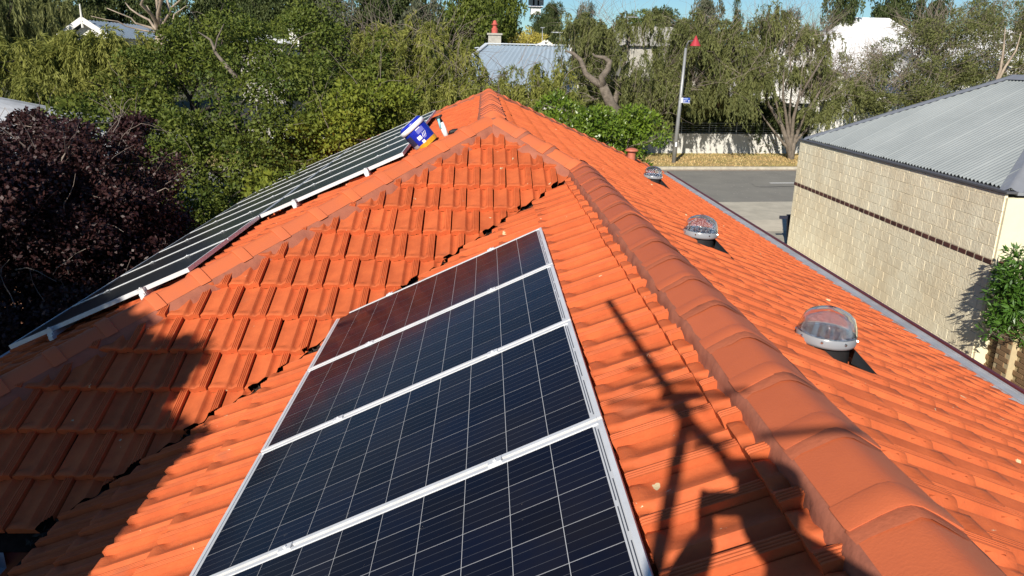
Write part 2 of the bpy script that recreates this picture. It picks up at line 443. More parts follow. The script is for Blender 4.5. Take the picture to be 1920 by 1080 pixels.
J = (XN, YJ, ZN); A0 = (XM, YA, ZM); E0 = (XM, YE, ZM)
run_caps((XN, YJ + 0.17, ZN), (XN, YNEAR, ZN), cap_n, 0.368, 0.100)
run_caps(A0, (XLE + .02, YFE + .02, zL), cap_h, 0.372, 0.092, 0.10)
run_caps(A0, J, cap_h, 0.372, 0.092, 0.10)
run_caps((XM, YE, ZM), A0, cap_h, 0.372, 0.095, -0.15)
run_caps(E0, (XE, YNE, ZE), cap_h, 0.372, 0.092, 0.10)
run_caps(E0, (XLE, YNE, zL), cap_h, 0.372, 0.092, 0.10)
# ---- pointing mortar down both flanks of every ridge and hip
def pointing(A, B, z0, we, he, wf, nA, nB, L0=0.0, L1=0.0, ends=None):
    """A->B crest; nA / nB: drop per metre sideways on either side"""
    A = Vector(A); B = Vector(B); d = B - A; L = d.length; d.normalize(); side = Vector((0, 0, 1)).cross(d); side.z = 0; side.normalize()
    mbm = MB(); st = 0.03; N = int((L - L0 - L1) / st)
    for s, drop in ((1, nA), (-1, nB)):
        vs = []
        for i in range(N + 1):
            p = A + d * (L0 + (L - L0 - L1) * i / N)
            j1 = 0.008 * math.sin(i * .9) + random.gauss(0, .004); j2 = 0.010 * math.sin(i * .37 + s) + random.gauss(0, .005)
            a = p + side * s * (we * 0.80) + Vector((0, 0, z0 - he * .85))
            b = p + side * s * (we + .004 + j1 * .2) + Vector((0, 0, z0 - he - .002))
            mid = p + side * s * ((we + wf) / 2 + .008 + j1 * .6) + Vector((0, 0, (z0 - he - (drop * wf)) / 2 + 0.012))
            f = p + side * s * (wf + j2) + Vector((0, 0, -drop * (wf + j2) + 0.012))
            g = p + side * s * (wf + .02 + j2) + Vector((0, 0, -drop * (wf + .02) - 0.035))
            vs += [a, b, mid, f, g]
        fs = []
        for i in range(N):
            for k in range(4):
                q = (i * 5 + k, i * 5 + k + 1, i * 5 + k + 6, i * 5 + k + 5); fs.append(q if s > 0 else q[::-1])
        mbm.add(vs, fs)
    return mbm
def bands(mbm,  A, B, sp, z0, start, L_, w, h, bl=0.055):
    """the smeared fillet in front of each collar"""
    A = Vector(A); B = Vector(B); d = (B - A); L = d.length; d.normalize(); side = Vector((0, 0, 1)).cross(d).normalized(); up = d.cross(side)
    x = start + L_
    while x < L - 0.1:
        prof = [(-1.0, -1.0), (-.8, -.75), (-.48, -.38), (-.20, -.09), (0, 0), (.20, -.09), (.48, -.38), (.8, -.75), (1, -1)]; vs = []
        for x0, e in ((-0.004, .002), (0.004, .005), (bl, .001)):
            for a, b in prof:
                q = Vector((a * w, b * h + .06)); q = q.normalized() * (q.length + e)
                xx = x + x0 + (random.gauss(0, .004) if x0 > 0 else 0)
                vs.append(A + d * xx + side * q.x + up * (q.y - .06) + Vector((0, 0, z0)))
        fs = [(i * 9 + k, (i + 1) * 9 + k, (i + 1) * 9 + k + 1, i * 9 + k + 1) for i in range(2) for k in range(8)]
        mbm.add(vs, fs); x += sp
mN = pointing((XN, YJ + .1, ZN), (XN, YNEAR, ZN), 0.100, 0.130, 0.066, 0.138, T, T)
for q in range(31):
    mf = MB(); bands(mf, (XN, YJ + 0.17 - q * .368, ZN), (XN, YJ + .17 - q * .368 - .50, ZN), 9.0, 0.100, 0, 0.380, 0.130, 0.066, .05)
    if mf.v: mf.build('collar_fillet', M_fillet, house, smooth=True)
mN.build('ridge_mortar', M_mortar, house, smooth=True)
HD = T * R2
pointing(A0, (XLE + .02, YFE + .02, zL), 0.092, 0.12, 0.066, 0.198, HD, HD, 0.02).build('hip_mortar', M_mortar, house, smooth=True)
mB = pointing(A0, J, 0.092, 0.12, 0.062, 0.185, HD * .9, HD, -0.05, -0.15)
bands(mB, A0, J, 0.372, 0.092, 0.1, 0.40, 0.125, 0.062, 0.04)
mB.build('hip_mortar', M_mortar, house, smooth=True)
def plug(P, d, w, h, z0, mt):
    P = Vector(P) + Vector((0, 0, z0)); d = Vector(d).normalized(); side = Vector((0, 0, 1)).cross(d).normalized(); mbp = MB()
    prof = [(-w, -h), (-w * .80, -h * .62), (-w * .52, -h * .27), (-w * .25, -h * .06), (0, 0), (w * .25, -h * .06), (w * .52, -h * .27), (w * .80, -h * .62), (w, -h)]
    vs = [P + side * a * .98 + Vector((0, 0, b - .003)) for a, b in prof]; f = [P + d * .14 + side * a * .9 + Vector((0, 0, -.10 + b * .5)) for a, b in prof]
    mbp.add(vs + f, [(k, k + 9, k + 10, k + 1) for k in range(8)]); mbp.build('ridge_end_mortar', mt, house, smooth=True)
plug((XM, YA + .02, ZM), (0, -1, 0), .128, .07, .105, M_cap); plug((XN, YJ + .17, ZN), (0, 1, 0), .128, .10, .108, M_mortar)
mM = pointing(E0, A0, 0.095, 0.12, 0.062, 0.17, T, T)
# the main ridge caps are smeared over with pointing
for q in range(3):
    x0 = 0.05 + q * 0.0
bands(mM, E0, A0, 0.372, 0.098, -0.15, 0.14, 0.125, 0.062, 0.24)
mM.build('ridge_mortar', M_mortar, house, smooth=True)
pointing(E0, (XE, YNE, ZE), 0.092, 0.12, 0.062, 0.19, HD, HD).build('hip_mortar', M_mortar, house, smooth=True)
pointing(E0, (XLE, YNE, zL), 0.092, 0.12, 0.062, 0.19, HD, HD).build('hip_mortar', M_mortar, house, smooth=True)
# blob of mortar where hips and ridge meet
mb = MB()
for (c, r) in (((XM + .0, YA + .0, ZM - .005), .165), ((XN - .04, YJ + .08, ZN + .0), .15)):
    N = 14; M_ = 6; vs = []
    for j in range(M_ + 1):
        a = j / M_ * math.pi / 2
        for k in range(N):
            b = 2 * math.pi * k / N; rr = r * (1 + random.gauss(0, .04))
            vs.append((c[0] + rr * math.cos(a) * math.cos(b), c[1] + rr * math.cos(a) * math.sin(b), c[2] - .06 + rr * .72 * math.sin(a) * 1.0))
    mb.add(vs, [(j * N + k, j * N + (k + 1) % N, (j + 1) * N + (k + 1) % N, (j + 1) * N + k) for j in range(M_) for k in range(N)])
mb.build('hip_mortar', M_mortar, house, smooth=True)
# ---- valley gutter with leaf litter
mb = MB(); d = Vector((-R2, -R2, -T * R2)).normalized(); side = Vector((R2, -R2, 0))
A = Vector(J) + Vector((0, 0, .0)); B = Vector((XWE, YFE, zL))
L = (B - A).length
for s in (1, -1):
    mb.add([A + Vector((0, 0, -.03)), B + Vector((0, 0, -.03)), B + side * s * .14 + Vector((0, 0, .03 if s > 0 else .03)), A + side * s * .14 + Vector((0, 0, .03))], [(0, 1, 2, 3)])
mb.build('valley_tray', M_dark, house)
M_litter = mat('leaf_litter', (0.035, 0.025, 0.018), rough=0.9, vary=0.4, vscale=30)
V = []; F = []
for i in range(700):
    f = random.random() ** .7
    p = A + (B - A) * f + side * random.gauss(0, .014) + Vector((0, 0, random.uniform(-.01, .02)))
    a = Vector((random.gauss(0, 1), random.gauss(0, 1), random.gauss(0, .5))).normalized() * random.uniform(.012, .035); b = a.orthogonal().normalized() * random.uniform(.004, .012)
    n = len(V); V += [p - a, p - b, p + a, p + b]; F.append((n, n + 1, n + 2, n + 3))
MB().add(V, F).build('leaf_litter', M_litter, house, kind='stuff')
# ---- eaves: gutters, fascia, walls
def gutter(P, Q, out, name='gutter'):
    P = Vector(P); Q = Vector(Q); out = Vector(out)
    prof = [(0.0, .0), (0.0, -.10), (.105, -.10), (.115, .0)]
    mb = MB(); vs = [E + out * a + Vector((0, 0, b)) for E in (P, Q) for a, b in prof]
    mb.add(vs, [(k, k + 1, k + 5, k + 4) for k in range(3)]); g = mb.build(name, M_zinc, house)
    mb = MB(); prof = [(.1155, .004), (.1165, -.105), (.125, -.108), (.150, .0), (.150, .020), (.117, .020)]
    vs = [E + out * a + Vector((0, 0, b)) for E in (P, Q) for a, b in prof]
    mb.add(vs, [(k, (k + 1) % 6, (k + 1) % 6 + 6, k + 6) for k in range(6)]); mb.build('gutter_rim', M_maroon if out.x > 0 else M_zinc, house)
gutter((XE + .0, YNEAR, ZE + .075), (XE + .0, YNE - .1, ZE + .075), (1, 0, 0))
mb = MB(); mb.add([(XE - .12, YNEAR, ZE + .06), (XE + .112, YNEAR, ZE + .060), (XE + .112, YNE - .1, ZE + .060), (XE - .12, YNE - .1, ZE + .06)], [(0, 1, 2, 3)]); mb.build('gutter_flashing', M_zinc, house)
gutter((XWE + .01, YNEAR, zL - .04), (XWE + .01, YFE - .14, zL - .04), (-1, 0, 0))
gutter((XLE - .1, YFE, zL - .04), (XWE - .14, YFE, zL - .04), (0, -1, 0))
gutter((XLE, YFE - .1, zL - .04), (XLE, YNE, zL - .04), (-1, 0, 0))
gutter((XLE, YNE, zL - .04), (XE + .1, YNE, zL - .04), (0, 1, 0))
mb = MB()
mb.box((XE - .03, (YNEAR + YNE) / 2, ZE - .14), (.03, YNE - YNEAR, .18)); mb.box((XWE + .03, (YNEAR + YFE) / 2, zL - .14), (.03, YFE - YNEAR, .18))
mb.box(((XLE + XWE) / 2, YFE + .03, zL - .14), (XWE - XLE, .03, .18)); mb.box((XLE + .03, (YNE + YFE) / 2, zL - .14), (.03, YNE - YFE - .1, .18))
mb.box(((XLE + XE) / 2, YNE - .03, zL - .14), (XE - XLE - .1, .03, .18)); mb.build('fascia', M_maroon, house)
mb = MB(); wx = .45; top = zL - .16
mb.box(((XWE + XE) / 2, (YNEAR + YFE) / 2 + .2, top / 2), (XE - XWE - 2 * wx, YFE - YNEAR + .6, top)); mb.box(((XLE + XE) / 2, (YFE + YNE) / 2 + .03, top / 2 - .01), (XE - XLE - 2 * wx - .02, YNE - YFE - 2 * wx + .06, top - .02))
mb.build('wall', M_housewall, house)
# ------------------------------------------------------------ solar panels
M_alu = mat('anodised_aluminium', (0.78, 0.79, 0.80), rough=0.42, metal=0.30, vary=0.12, vscale=9)
M_cell = mat('solar_cell', (0.005, 0.007, 0.018), rough=0.14, spec=0.07, vary=0.6, vscale=3, col2=(0.010, 0.010, 0.016), rnd=0.25)
def stripes(mt, per, lo, hi, col, off=0.0, axis='Y'):
    nt = mt.node_tree; b = nt.nodes['Principled BSDF']; src = b.inputs['Base Color'].links[0].from_socket
    tc = nt.nodes.new('ShaderNodeTexCoord'); sx = nt.nodes.new('ShaderNodeSeparateXYZ'); nt.links.new(tc.outputs['Object'], sx.inputs[0])
    a = nt.nodes.new('ShaderNodeMath'); a.operation = 'MULTIPLY_ADD'; a.inputs[1].default_value = 1 / per; a.inputs[2].default_value = off + 50.5
    nt.links.new(sx.outputs[axis], a.inputs[0]); f = nt.nodes.new('ShaderNodeMath'); f.operation = 'FRACT'; nt.links.new(a.outputs[0], f.inputs[0])
    p = nt.nodes.new('ShaderNodeMath'); p.operation = 'COMPARE'; p.inputs[1].default_value = .5; p.inputs[2].default_value = hi
    nt.links.new(f.outputs[0], p.inputs[0]); m_ = nt.nodes.new('ShaderNodeMath'); m_.operation = 'MULTIPLY'; m_.inputs[1].default_value = lo
    nt.links.new(p.outputs[0], m_.inputs[0])
    mx = nt.nodes.new('ShaderNodeMix'); mx.data_type = 'RGBA'; mx.inputs['B'].default_value = (*col, 1)
    nt.links.new(m_.outputs[0], mx.inputs['Factor']); nt.links.new(src, mx.inputs['A']); nt.links.new(mx.outputs['Result'], b.inputs['Base Color'])
stripes(M_cell, 0.039, 0.55, 0.020, (0.13, 0.135, 0.15), 0.0)
add_spots(M_cell, (0.16, 0.14, 0.11), 30.0, 0.16, 1.0, 0.035)
add_spots(M_cell, (0.05, 0.05, 0.055), 12.0, 0.25, 9.0, 0.12, 0.2)
M_back = mat('white_backsheet', (0.50, 0.51, 0.53), rough=0.3, spec=0.5)
M_ribbon = mat('tinned_ribbon', (0.11, 0.12, 0.14), rough=0.35, metal=0.5)
M_lam = mat('dark_laminate', (0.020, 0.020, 0.019), rough=0.28, spec=0.55, vary=0.3, vscale=8)
stripes(M_lam, 0.039, 0.35, 0.05, (0.10, 0.10, 0.10))
PW, PL = 0.99, 1.65
def frame_mesh():
    mb = MB(); h = .036; w = .017
    mb.box((-w / 2, -PW / 2, -h / 2), (w, PW, h)); mb.box((-PL + w / 2, -PW / 2, -h / 2), (w, PW, h))
    mb.box((-PL / 2, -w / 2, -h / 2 + .0006), (PL - 2 * w - .001, w, h - .0012)); mb.box((-PL / 2, -PW + w / 2, -h / 2 + .0006), (PL - 2 * w - .001, w, h - .0012))
    return mb.mesh('panel_frame')
fr_me = frame_mesh(); fr_me.materials.append(M_alu)
lam_me = MB().box((-PL / 2, -PW / 2, -.007), (PL - .032, PW - .032, .006)).mesh('laminate'); lam_me.materials.append(M_back)
lam2_me = MB().box((-PL / 2, -PW / 2, -.007), (PL - .032, PW - .032, .006)).mesh('dark_laminate'); lam2_me.materials.append(M_lam)
cell_me = MB().box((0, 0, 0), (.156, .1562, .0009)).mesh('cell'); cell_me.materials.append(M_cell)
mb = MB()
for y0, y1, x0 in ((-.05, -.32, -.0235), (-.03, -.47, -.0325), (-.36, -.62, -.0235), (-.50, -.93, -.0325), (-.66, -.95, -.0235)):
    mb.box((x0, (y0 + y1) / 2, -.0033), (.0034, abs(y1 - y0), .0008))
rib_me = mb.mesh('ribbon'); rib_me.materials.append(M_ribbon)
mb = MB(); mb.box((0, 0, .003), (.05, .034, .005)); mb.box((0, 0, -.010), (.05, .015, .024)); mb.lathe([(.0065, .005), (.0065, .011), (.0, .011)], 8)
clamp_me = mb.mesh('clamp'); clamp_me.materials.append(M_alu)
M_clampdark = mat('clamp_bolt', (.2, .2, .21), rough=.4, metal=.8)
def panel(Mw, label, group, dark=False, cells=True):
    e = bpy.data.objects.new('solar_panel', None); COL.objects.link(e); e.matrix_basis = Mw; e.empty_display_size = .1
    tag(e, label, 'solar panel', group)
    link('frame', fr_me, None, e, Mw); link('laminate', lam2_me if dark else lam_me, None, e, Mw)
    lam = e.children[-1] if e.children else None
    if not dark:
        lm = [c for c in COL.objects if c.parent == e and c.name.startswith('laminate')][0]
        link('ribbon', rib_me, None, lm, Mw)
        for i in range(10):
            for j in range(6):
                link('cell', cell_me, None, lm, Mw @ Matrix.Translation((-.040 - .078 - i * .1580, -.0205 - .0782 - j * .1585, -.0038)))
    return e
ex = Vector((CS, 0, SN)); 
def slope_matrix(o, xax, yax):
    z = xax.cross(yax).normalized(); M = Matrix.Identity(4)
    for i in range(3): M[i][0] = xax[i]; M[i][1] = yax[i]; M[i][2] = z[i]; M[i][3] = o[i]
    return M
PY = .0047
xa = (ex * math.cos(PY) - Vector((0, 1, 0)) * math.sin(PY)).normalized(); ya_ = (ex * math.sin(PY) + Vector((0, 1, 0)) * math.cos(PY)).normalized()
P0 = Vector((.4227 + .006, 5.3442 + .015, CAMZ - 1.172 + .012))
lab = ['solar panel at the far end of the near row, beside the roof valley', 'second solar panel from the far end of the near row',
       'third solar panel from the far end of the near row', 'solar panel cut off by the bottom edge of the picture', 'solar panel below the picture, nearest the photographer\'s feet']
near_rows = []
for k in range(5):
    Mw = slope_matrix(P0 - ya_ * 1.01 * k, xa, ya_); panel(Mw, lab[k], 'dark blue panels in the near row'); near_rows.append(Mw)
rack = empty('panel_rack', tuple(P0), 'aluminium rails, clamps and brackets that carry the near row of solar panels', 'rack')
Mw0 = slope_matrix(P0, xa, ya_)
for xr in (-.40, -1.22):
    mb = MB(); mb.box((xr, -2.5, -.061), (.04, 5.2, .045)); link('rail', mb.mesh('rail'), M_alu, rack, Mw0)
    for k in range(5):
        mb = MB(); mb.box((xr + .03, -.35 - k * 1.01, -.10), (.04, .03, .09)); link('bracket', mb.mesh('bracket'), M_alu, rack, Mw0)
    for k in range(1, 5):
        link('clamp', clamp_me, None, rack, Mw0 @ Matrix.Translation((xr, -k * 1.01 + .010, 0)))
    link('clamp', clamp_me, None, rack, Mw0 @ Matrix.Translation((xr, .012, -.002)))
# far-left array
T2 = .45; c2 = 1 / math.hypot(1, T2); e1 = Vector((c2, 0, T2 * c2)); yw = -.02
e2 = Vector((math.sin(yw), math.cos(yw), 0)); e2 = (e2 - e1 * e2.dot(e1)).normalized()
Q0 = Vector((-.82, 5.91, ZM + T * (-.82 - XM) + .095))
arr = []
for r in range(2):
    for k in range(0 if r else 2, 8):
        arr.append((r, k))
ords = ['nearest', 'second', 'third', 'fourth', 'fifth', 'sixth', 'seventh', 'farthest']
for r, k in arr:
    o = Q0 - e1 * (1.67 * r) + e2 * (1.01 * (k + 1))
    if r == 0:
        q = k - 2; L_ = ('farthest' if q == 5 else ords[q] + ('' if q == 0 else ' nearest')) + ' solar panel of the upper left row'
        if q == 5: L_ = 'solar panel touching the blue bucket, far end of upper left row'
        if q == 0: L_ = 'solar panel at the near end of the upper row, left roof face'
    else:
        L_ = 'solar panel at the near end of the lower left row, mostly in shade' if k == 0 else (ords[k] + (' solar panel' if k == 7 else ' nearest solar panel') + ' of the lower row near the plum')
    panel(slope_matrix(o, e1, e2), L_, 'panels on the left roof face', dark=True)
rack = empty('panel_rack', tuple(Q0), 'rails and end clamps under the two rows of panels on the left roof face', 'rack')
ML0 = slope_matrix(Q0, e1, e2)
for xr, ya0 in ((-.42, 2.0), (-1.25, 2.0), (-2.08, 0.0), (-2.92, 0.0)):
    mb = MB(); mb.box((xr, (ya0 - .05 + 8.1) / 2, -.058), (.04, 8.15 - ya0, .04)); link('rail', mb.mesh('rail'), M_alu, rack, ML0)
    mb = MB(); mb.box((xr, ya0 - .015, .003), (.05, .045, .005)); mb.box((xr, ya0 - .028, -.03), (.05, .012, .06)); mb.box((xr + .005, ya0 - .045, -.075), (.035, .05, .03)); mb.lathe([(.008, .004), (.008, .012), (0, .012)], 8, (xr, ya0 - .018, 0))
    link('clamp', mb.mesh('clamp'), M_alu, rack, ML0)
    for k in range(int(ya0), 9): 
        link('clamp', clamp_me, None, rack, ML0 @ Matrix.Translation((xr, k * 1.01 - .01, 0)))
# panels on the face beyond the far hip: only an edge shows
c3 = Vector((1, 0, 0)); e3 = Vector((0, -CS, SN))
Pn = at(672, 259, 17.9)
for k in range(2):
    o = Pn - c3 * (1.01 * k)
    xax = Vector((0, -CS, SN)); yax = Vector((1, 0, 0)) 
    panel(slope_matrix(o, xax, yax), ('right' if k == 0 else 'left') + ' one of two panels peeping over the far left hip of the roof', 'panels beyond the far hip', dark=True)

# ------------------------------------------------------------ skylight tubes, vent pipe
def glass(name, col=(0.95, 0.96, 0.98), rough=0.03):
    mt = mat(name, col, rough=rough, spec=0.5, trans=1.0, ior=1.35); return mt
M_dome = glass('clear_acrylic'); M_mirror = mat('polished_tube', (.72, .73, .76), rough=.18, metal=1.0)
M_tube = mat('pipe_and_shadow_black', (.020, .019, .020), rough=.5, vary=.3, vscale=20)
M_ring = mat('grey_ring', (.26, .27, .29), rough=.25, spec=.5)
M_screw = mat('screw_steel', (.7, .7, .72), rough=.25, metal=1)
M_lens = bpy.data.materials.new('prismatic_lens'); M_lens.use_nodes = True
_nt = M_lens.node_tree; _b = _nt.nodes['Principled BSDF']; _b.inputs['Base Color'].default_value = (.80, .82, .86, 1); _b.inputs['Roughness'].default_value = .12; _b.inputs['Metallic'].default_value = .55
_tr = _nt.nodes.new('ShaderNodeBsdfTransparent'); _ms = _nt.nodes.new('ShaderNodeMixShader'); _ms.inputs[0].default_value = .34
_nt.links.new(_tr.outputs[0], _ms.inputs[1]); _nt.links.new(_b.outputs[0], _ms.inputs[2]); _nt.links.new(_ms.outputs[0], _nt.nodes['Material Output'].inputs['Surface'])
def skylight(P, label, r=.165, zc=.16):
    """P: where the pipe's front foot meets the tiles"""
    P = Vector(P); e = empty('tubular_skylight', tuple(P), label, 'skylight', 'clear domed skylights on the right roof face')
    tilt = Matrix.Rotation(math.radians(3), 3, 'Y')
    n = 40; mb = MB(); mb.lathe([(r * .83, -.18), (r * .83, zc)], n, P, None)
    for s in (1,):   # black triangle built on beside the pipe in place of its shadow
        mb.add([P + Vector((r * .7, -.09, -.02)), P + Vector((r * .8, .10, -.01)), P + Vector((r * .8 + .17, -.05, -.115)), P + Vector((r * .78, -.09, .05)), P + Vector((r * .8, .1, .05))], [(0, 2, 3), (1, 4, 2), (3, 2, 4)])
    mb.build('pipe', M_tube, e, True)
    c = P + Vector((0, 0, zc))
    MB().lathe([(r * .86, -.012), (r * .99, -.012), (r * 1.01, 0), (r * 1.01, .022), (r * .97, .034)], n, c, tilt).build('ring', M_ring, e, True)
    q_ = r / .145; prof = [(r * 1.0, .036), (r * .985, .050 * q_), (r * .93, .085 * q_), (r * .83, .120 * q_), (r * .66, .142 * q_), (r * .40, .158 * q_), (r * .16, .168 * q_), (.003, .170 * q_)]
    th = .0035; inner = [(max(a - th, .002), b - th) for a, b in prof]
    full = prof + inner[::-1] + [prof[0]]
    MB().lathe(full, n, c, tilt).build('dome', M_dome, e, True)
    # prismatic inner lens and reflector
    vs = []; fs = []; N = 36; pr = [(r * .90, .03), (r * .76, .10 * q_), (r * .40, .125 * q_), (.004, .142 * q_)]
    for i, (a, b) in enumerate(pr):
        for k in range(N):
            q = 2 * math.pi * k / N; aa = a * (1.0 if k % 2 else .84); vs.append(c + tilt @ Vector((aa * math.cos(q), aa * math.sin(q), b)))
    fs = [(i * N + k, i * N + (k + 1) % N, (i + 1) * N + (k + 1) % N, (i + 1) * N + k) for i in range(3) for k in range(N)]
    MB().add(vs, fs).build('lens', M_lens, e)
    MB().lathe([(r * .80, -.17), (r * .80, .035)], n, c, tilt).build('reflector', M_mirror, e, True)
    mb = MB()
    for k in range(8):
        a = 2 * math.pi * (k + .3) / 8; q = c + tilt @ Vector((r * 1.03 * math.cos(a), r * 1.03 * math.sin(a), .018)); mb.lathe([(.007, -.003), (.006, .003), (0, .004)], 8, q, Matrix.Rotation(a, 3, 'Z') @ Matrix.Rotation(math.pi / 2, 3, 'Y'))
    mb.build('screw', M_screw, e, kind='stuff')
def dome_at(u, v, zc):
    """foot of a pipe whose ring shows at u, v and stands zc above the tiles"""
    best = min((abs((at(u, v, 2 + i * .01).z - zc - .03) - (ZM - T * (at(u, v, 2 + i * .01).x - XM))), i) for i in range(1500))[1]
    p = at(u, v, 2 + best * .01); return p - Vector((0, 0, zc))
def wid(u, v, w):
    P = dome_at(u, v, .075); return w / 2.04 / FOC * (P - Vector((0, 0, CAMZ))).dot(FW)
def onR(u, v, h=0): return onplane(u, v, (T, 0, 1), ZM + T * XM + h)
skylight(dome_at(1548, 634, .075), 'largest clear domed skylight, nearest the camera on the right roof face', wid(1548, 634, 108), .075)
skylight(dome_at(1313, 439, .075), 'middle one of the three clear domed skylights on the right roof face', wid(1313, 439, 64), .075)
skylight(dome_at(1224, 332, .075), 'smallest and farthest domed skylight, near the far end of the gutter', wid(1224, 332, 36), .075)
M_vent = mat('vent_paint', (.50, .15, .09), rough=.5, vary=.2, vscale=10)
V0 = onR(1184, 303) + Vector((0, .05, 0))
vent = empty('vent_pipe', tuple(V0), 'terracotta painted vent pipe with a mushroom cap beside the far hip', 'vent pipe')
MB().lathe([(.088, -.12), (.088, .225)], 24, V0).build('pipe', M_vent, vent, True)
MB().lathe([(.07, .20), (.07, .245)], 24, V0).build('neck', M_dark, vent, True)
MB().lathe([(.150, .232), (.152, .242), (.12, .275), (.06, .298), (.002, .305)], 28, V0, cap0=True).build('cowl', M_vent, vent, True)
M_lead = mat('painted_lead', (.62, .58, .55), rough=.5, vary=.3, vscale=15)
mb = MB(); mb.box(V0 + Vector((.03, 0, -.015)), (.34, .30, .012), Matrix.Rotation(math.atan(T), 3, 'Y')); mb.build('flashing', M_lead, vent)

# ------------------------------------------------------------ bucket of tools
M_blue = mat('blue_pail', (.012, .028, .42), rough=.3, spec=.5, vary=.2, vscale=20); M_white = mat('white_plastic', (.78, .79, .80), rough=.35)
M_label = mat('dark_label', (.035, .03, .07), rough=.4); M_yel = mat('yellow_label', (.72, .36, .02), rough=.4, vary=.3, vscale=40); M_lil = mat('pale_blue_label', (.16, .17, .50), rough=.4)
M_bar = mat('grey_label', (.33, .32, .36), rough=.5); M_black = mat('black_rubber', (.015, .015, .016), rough=.6); M_teal = mat('teal_plastic', (.25, .55, .62), rough=.35); M_skin = mat('cork_tan', (.6, .36, .2), rough=.6)
B0 = onplane(803, 272, (-T, 0, 1), ZM - T * XM + .04)
nrm = Vector((-SN, 0, CS))
ax = (nrm + Vector((-.38, -.02, 0))).normalized()
fx = Vector((0, -1, 0)); fx = (fx - ax * fx.dot(ax)).normalized(); fy = ax.cross(fx)
MBk = Matrix((fx, fy, ax)).transposed()        # local x faces the camera, z along the pail
bucket = empty('bucket', tuple(B0), 'blue and white plastic pail with a yellow band at its foot, standing by the panels', 'bucket')
rb = .128
MB().lathe([(.0, 0), (rb, 0), (rb + .004, .01), (rb + .014, .25)], 36, B0, MBk).build('pail', M_blue, bucket, True)
MB().lathe([(rb + .0045, .004), (rb + .0075, .055)], 36, B0, MBk).build('yellow_band', M_yel, bucket, True)
MB().lathe([(rb + .015, .225), (rb + .024, .227), (rb + .025, .272), (rb + .01, .277)], 36, B0, MBk).build('rim', M_white, bucket, True)
MB().lathe([(rb + .012, .276), (rb + .014, .288), (rb - .01, .308), (rb - .03, .300), (.0, .297)], 36, B0, MBk).build('lid', M_blue, bucket, True)
MB().lathe([(rb - .012, .3095), (rb - .028, .3025)], 36, B0, MBk).build('lid_ring', M_white, bucket, True)
def patch(a0, a1, z0, z1, mt, nm, off=.0095):
    mb = MB(); N = 8; vs = []
    for i in range(N + 1):
        a = math.radians(a0 + (a1 - a0) * i / N)
        for z in (z0, z1):
            zz = z * .83; r = rb + .004 + .010 * (zz - .01) / .24 + off; vs.append(B0 + MBk @ Vector((r * math.cos(a), r * math.sin(a), zz)))
    mb.add(vs, [(2 * i, 2 * i + 2, 2 * i + 3, 2 * i + 1) for i in range(N)]); mb.build(nm, mt, bucket, kind=None)
patch(-75, -28, .10, .235, M_label, 'label', .004); patch(-72, -30, .056, .098, M_bar, 'barcode_label', .004)
patch(5, 42, .19, .25, M_lil, 'label', .003); patch(-10, 10, .12, .17, M_white, 'label', .003); patch(16, 30, .105, .14, M_lil, 'label', .003); patch(-2, 12, .06, .10, M_white, 'label', .003)
patch(6, 30, .247, .257, M_white, 'label', .005)
for a in (14, 22, 30):                         # the slanted strokes of the printed name
    mb = MB(); vs = []
    for i in range(5):
        aa = math.radians(a + i * 2.4); z = .105 + i * .011; r = rb + .0145
        for d_ in (-1.3, 1.3):
            q = math.radians(a + i * 2.4 + d_); vs.append(B0 + MBk @ Vector((r * math.cos(q), r * math.sin(q), z)))
    mb.add(vs, [(2 * i, 2 * i + 1, 2 * i + 3, 2 * i + 2) for i in range(4)]); mb.build('lettering', M_white, bucket)
Bt = B0 + MBk @ Vector((.03, .20, 0)) 
def gunz(P): P = Vector(P); P.z = ZM + T * (P.x - XM) + .05; return P
g0 = gunz(B0 + Vector((.20, -.08, 0)))
tg = empty('sealant_gun', tuple(g0), 'white and black caulking tube leaning on the right side of the blue bucket', 'sealant gun')
MB().tube([g0 + Vector((.0, 0, .0)), g0 + Vector((-.03, .02, .07)), g0 + Vector((-.06, .03, .14))], [.028, .03, .026], 14).build('tube', M_white, tg, True)
MB().tube([g0 + Vector((-.06, .0, .08)), g0 + Vector((-.085, .01, .18))], [.012, .014], 10).build('nozzle', M_teal, tg, True)
MB().tube([g0 + Vector((-.06, .03, .14)), g0 + Vector((-.09, .03, .19)), g0 + Vector((-.05, .02, .22))], [.028, .03, .01], 10).build('handle', M_black, tg, True)
MB().tube([g0 + Vector((.0, 0, -.0)), g0 + Vector((.02, -.01, -.03))], [.026, .02], 10).build('cap', M_skin, tg, True)
g1 = gunz(g0 + Vector((.085, .0, 0)))
gl = empty('work_glove', tuple(g1), 'black rubber work glove lying on the tiles right of the bucket', 'glove')
mb = MB(); mb.tube([g1 + Vector((-.05, -.02, .0)), g1 + Vector((-.02, 0, .01)), g1 + Vector((.03, .0, .015)), g1 + Vector((.045, 0, .015))], [.02, .026, .03, .02], 10)
for i in range(4): mb.tube([g1 + Vector((.03, -.022 + i * .014, .02)), g1 + Vector((.075, -.03 + i * .018, .02 - i * .006))], [.009, .006], 6)
mb.build('glove', M_black, gl, True)

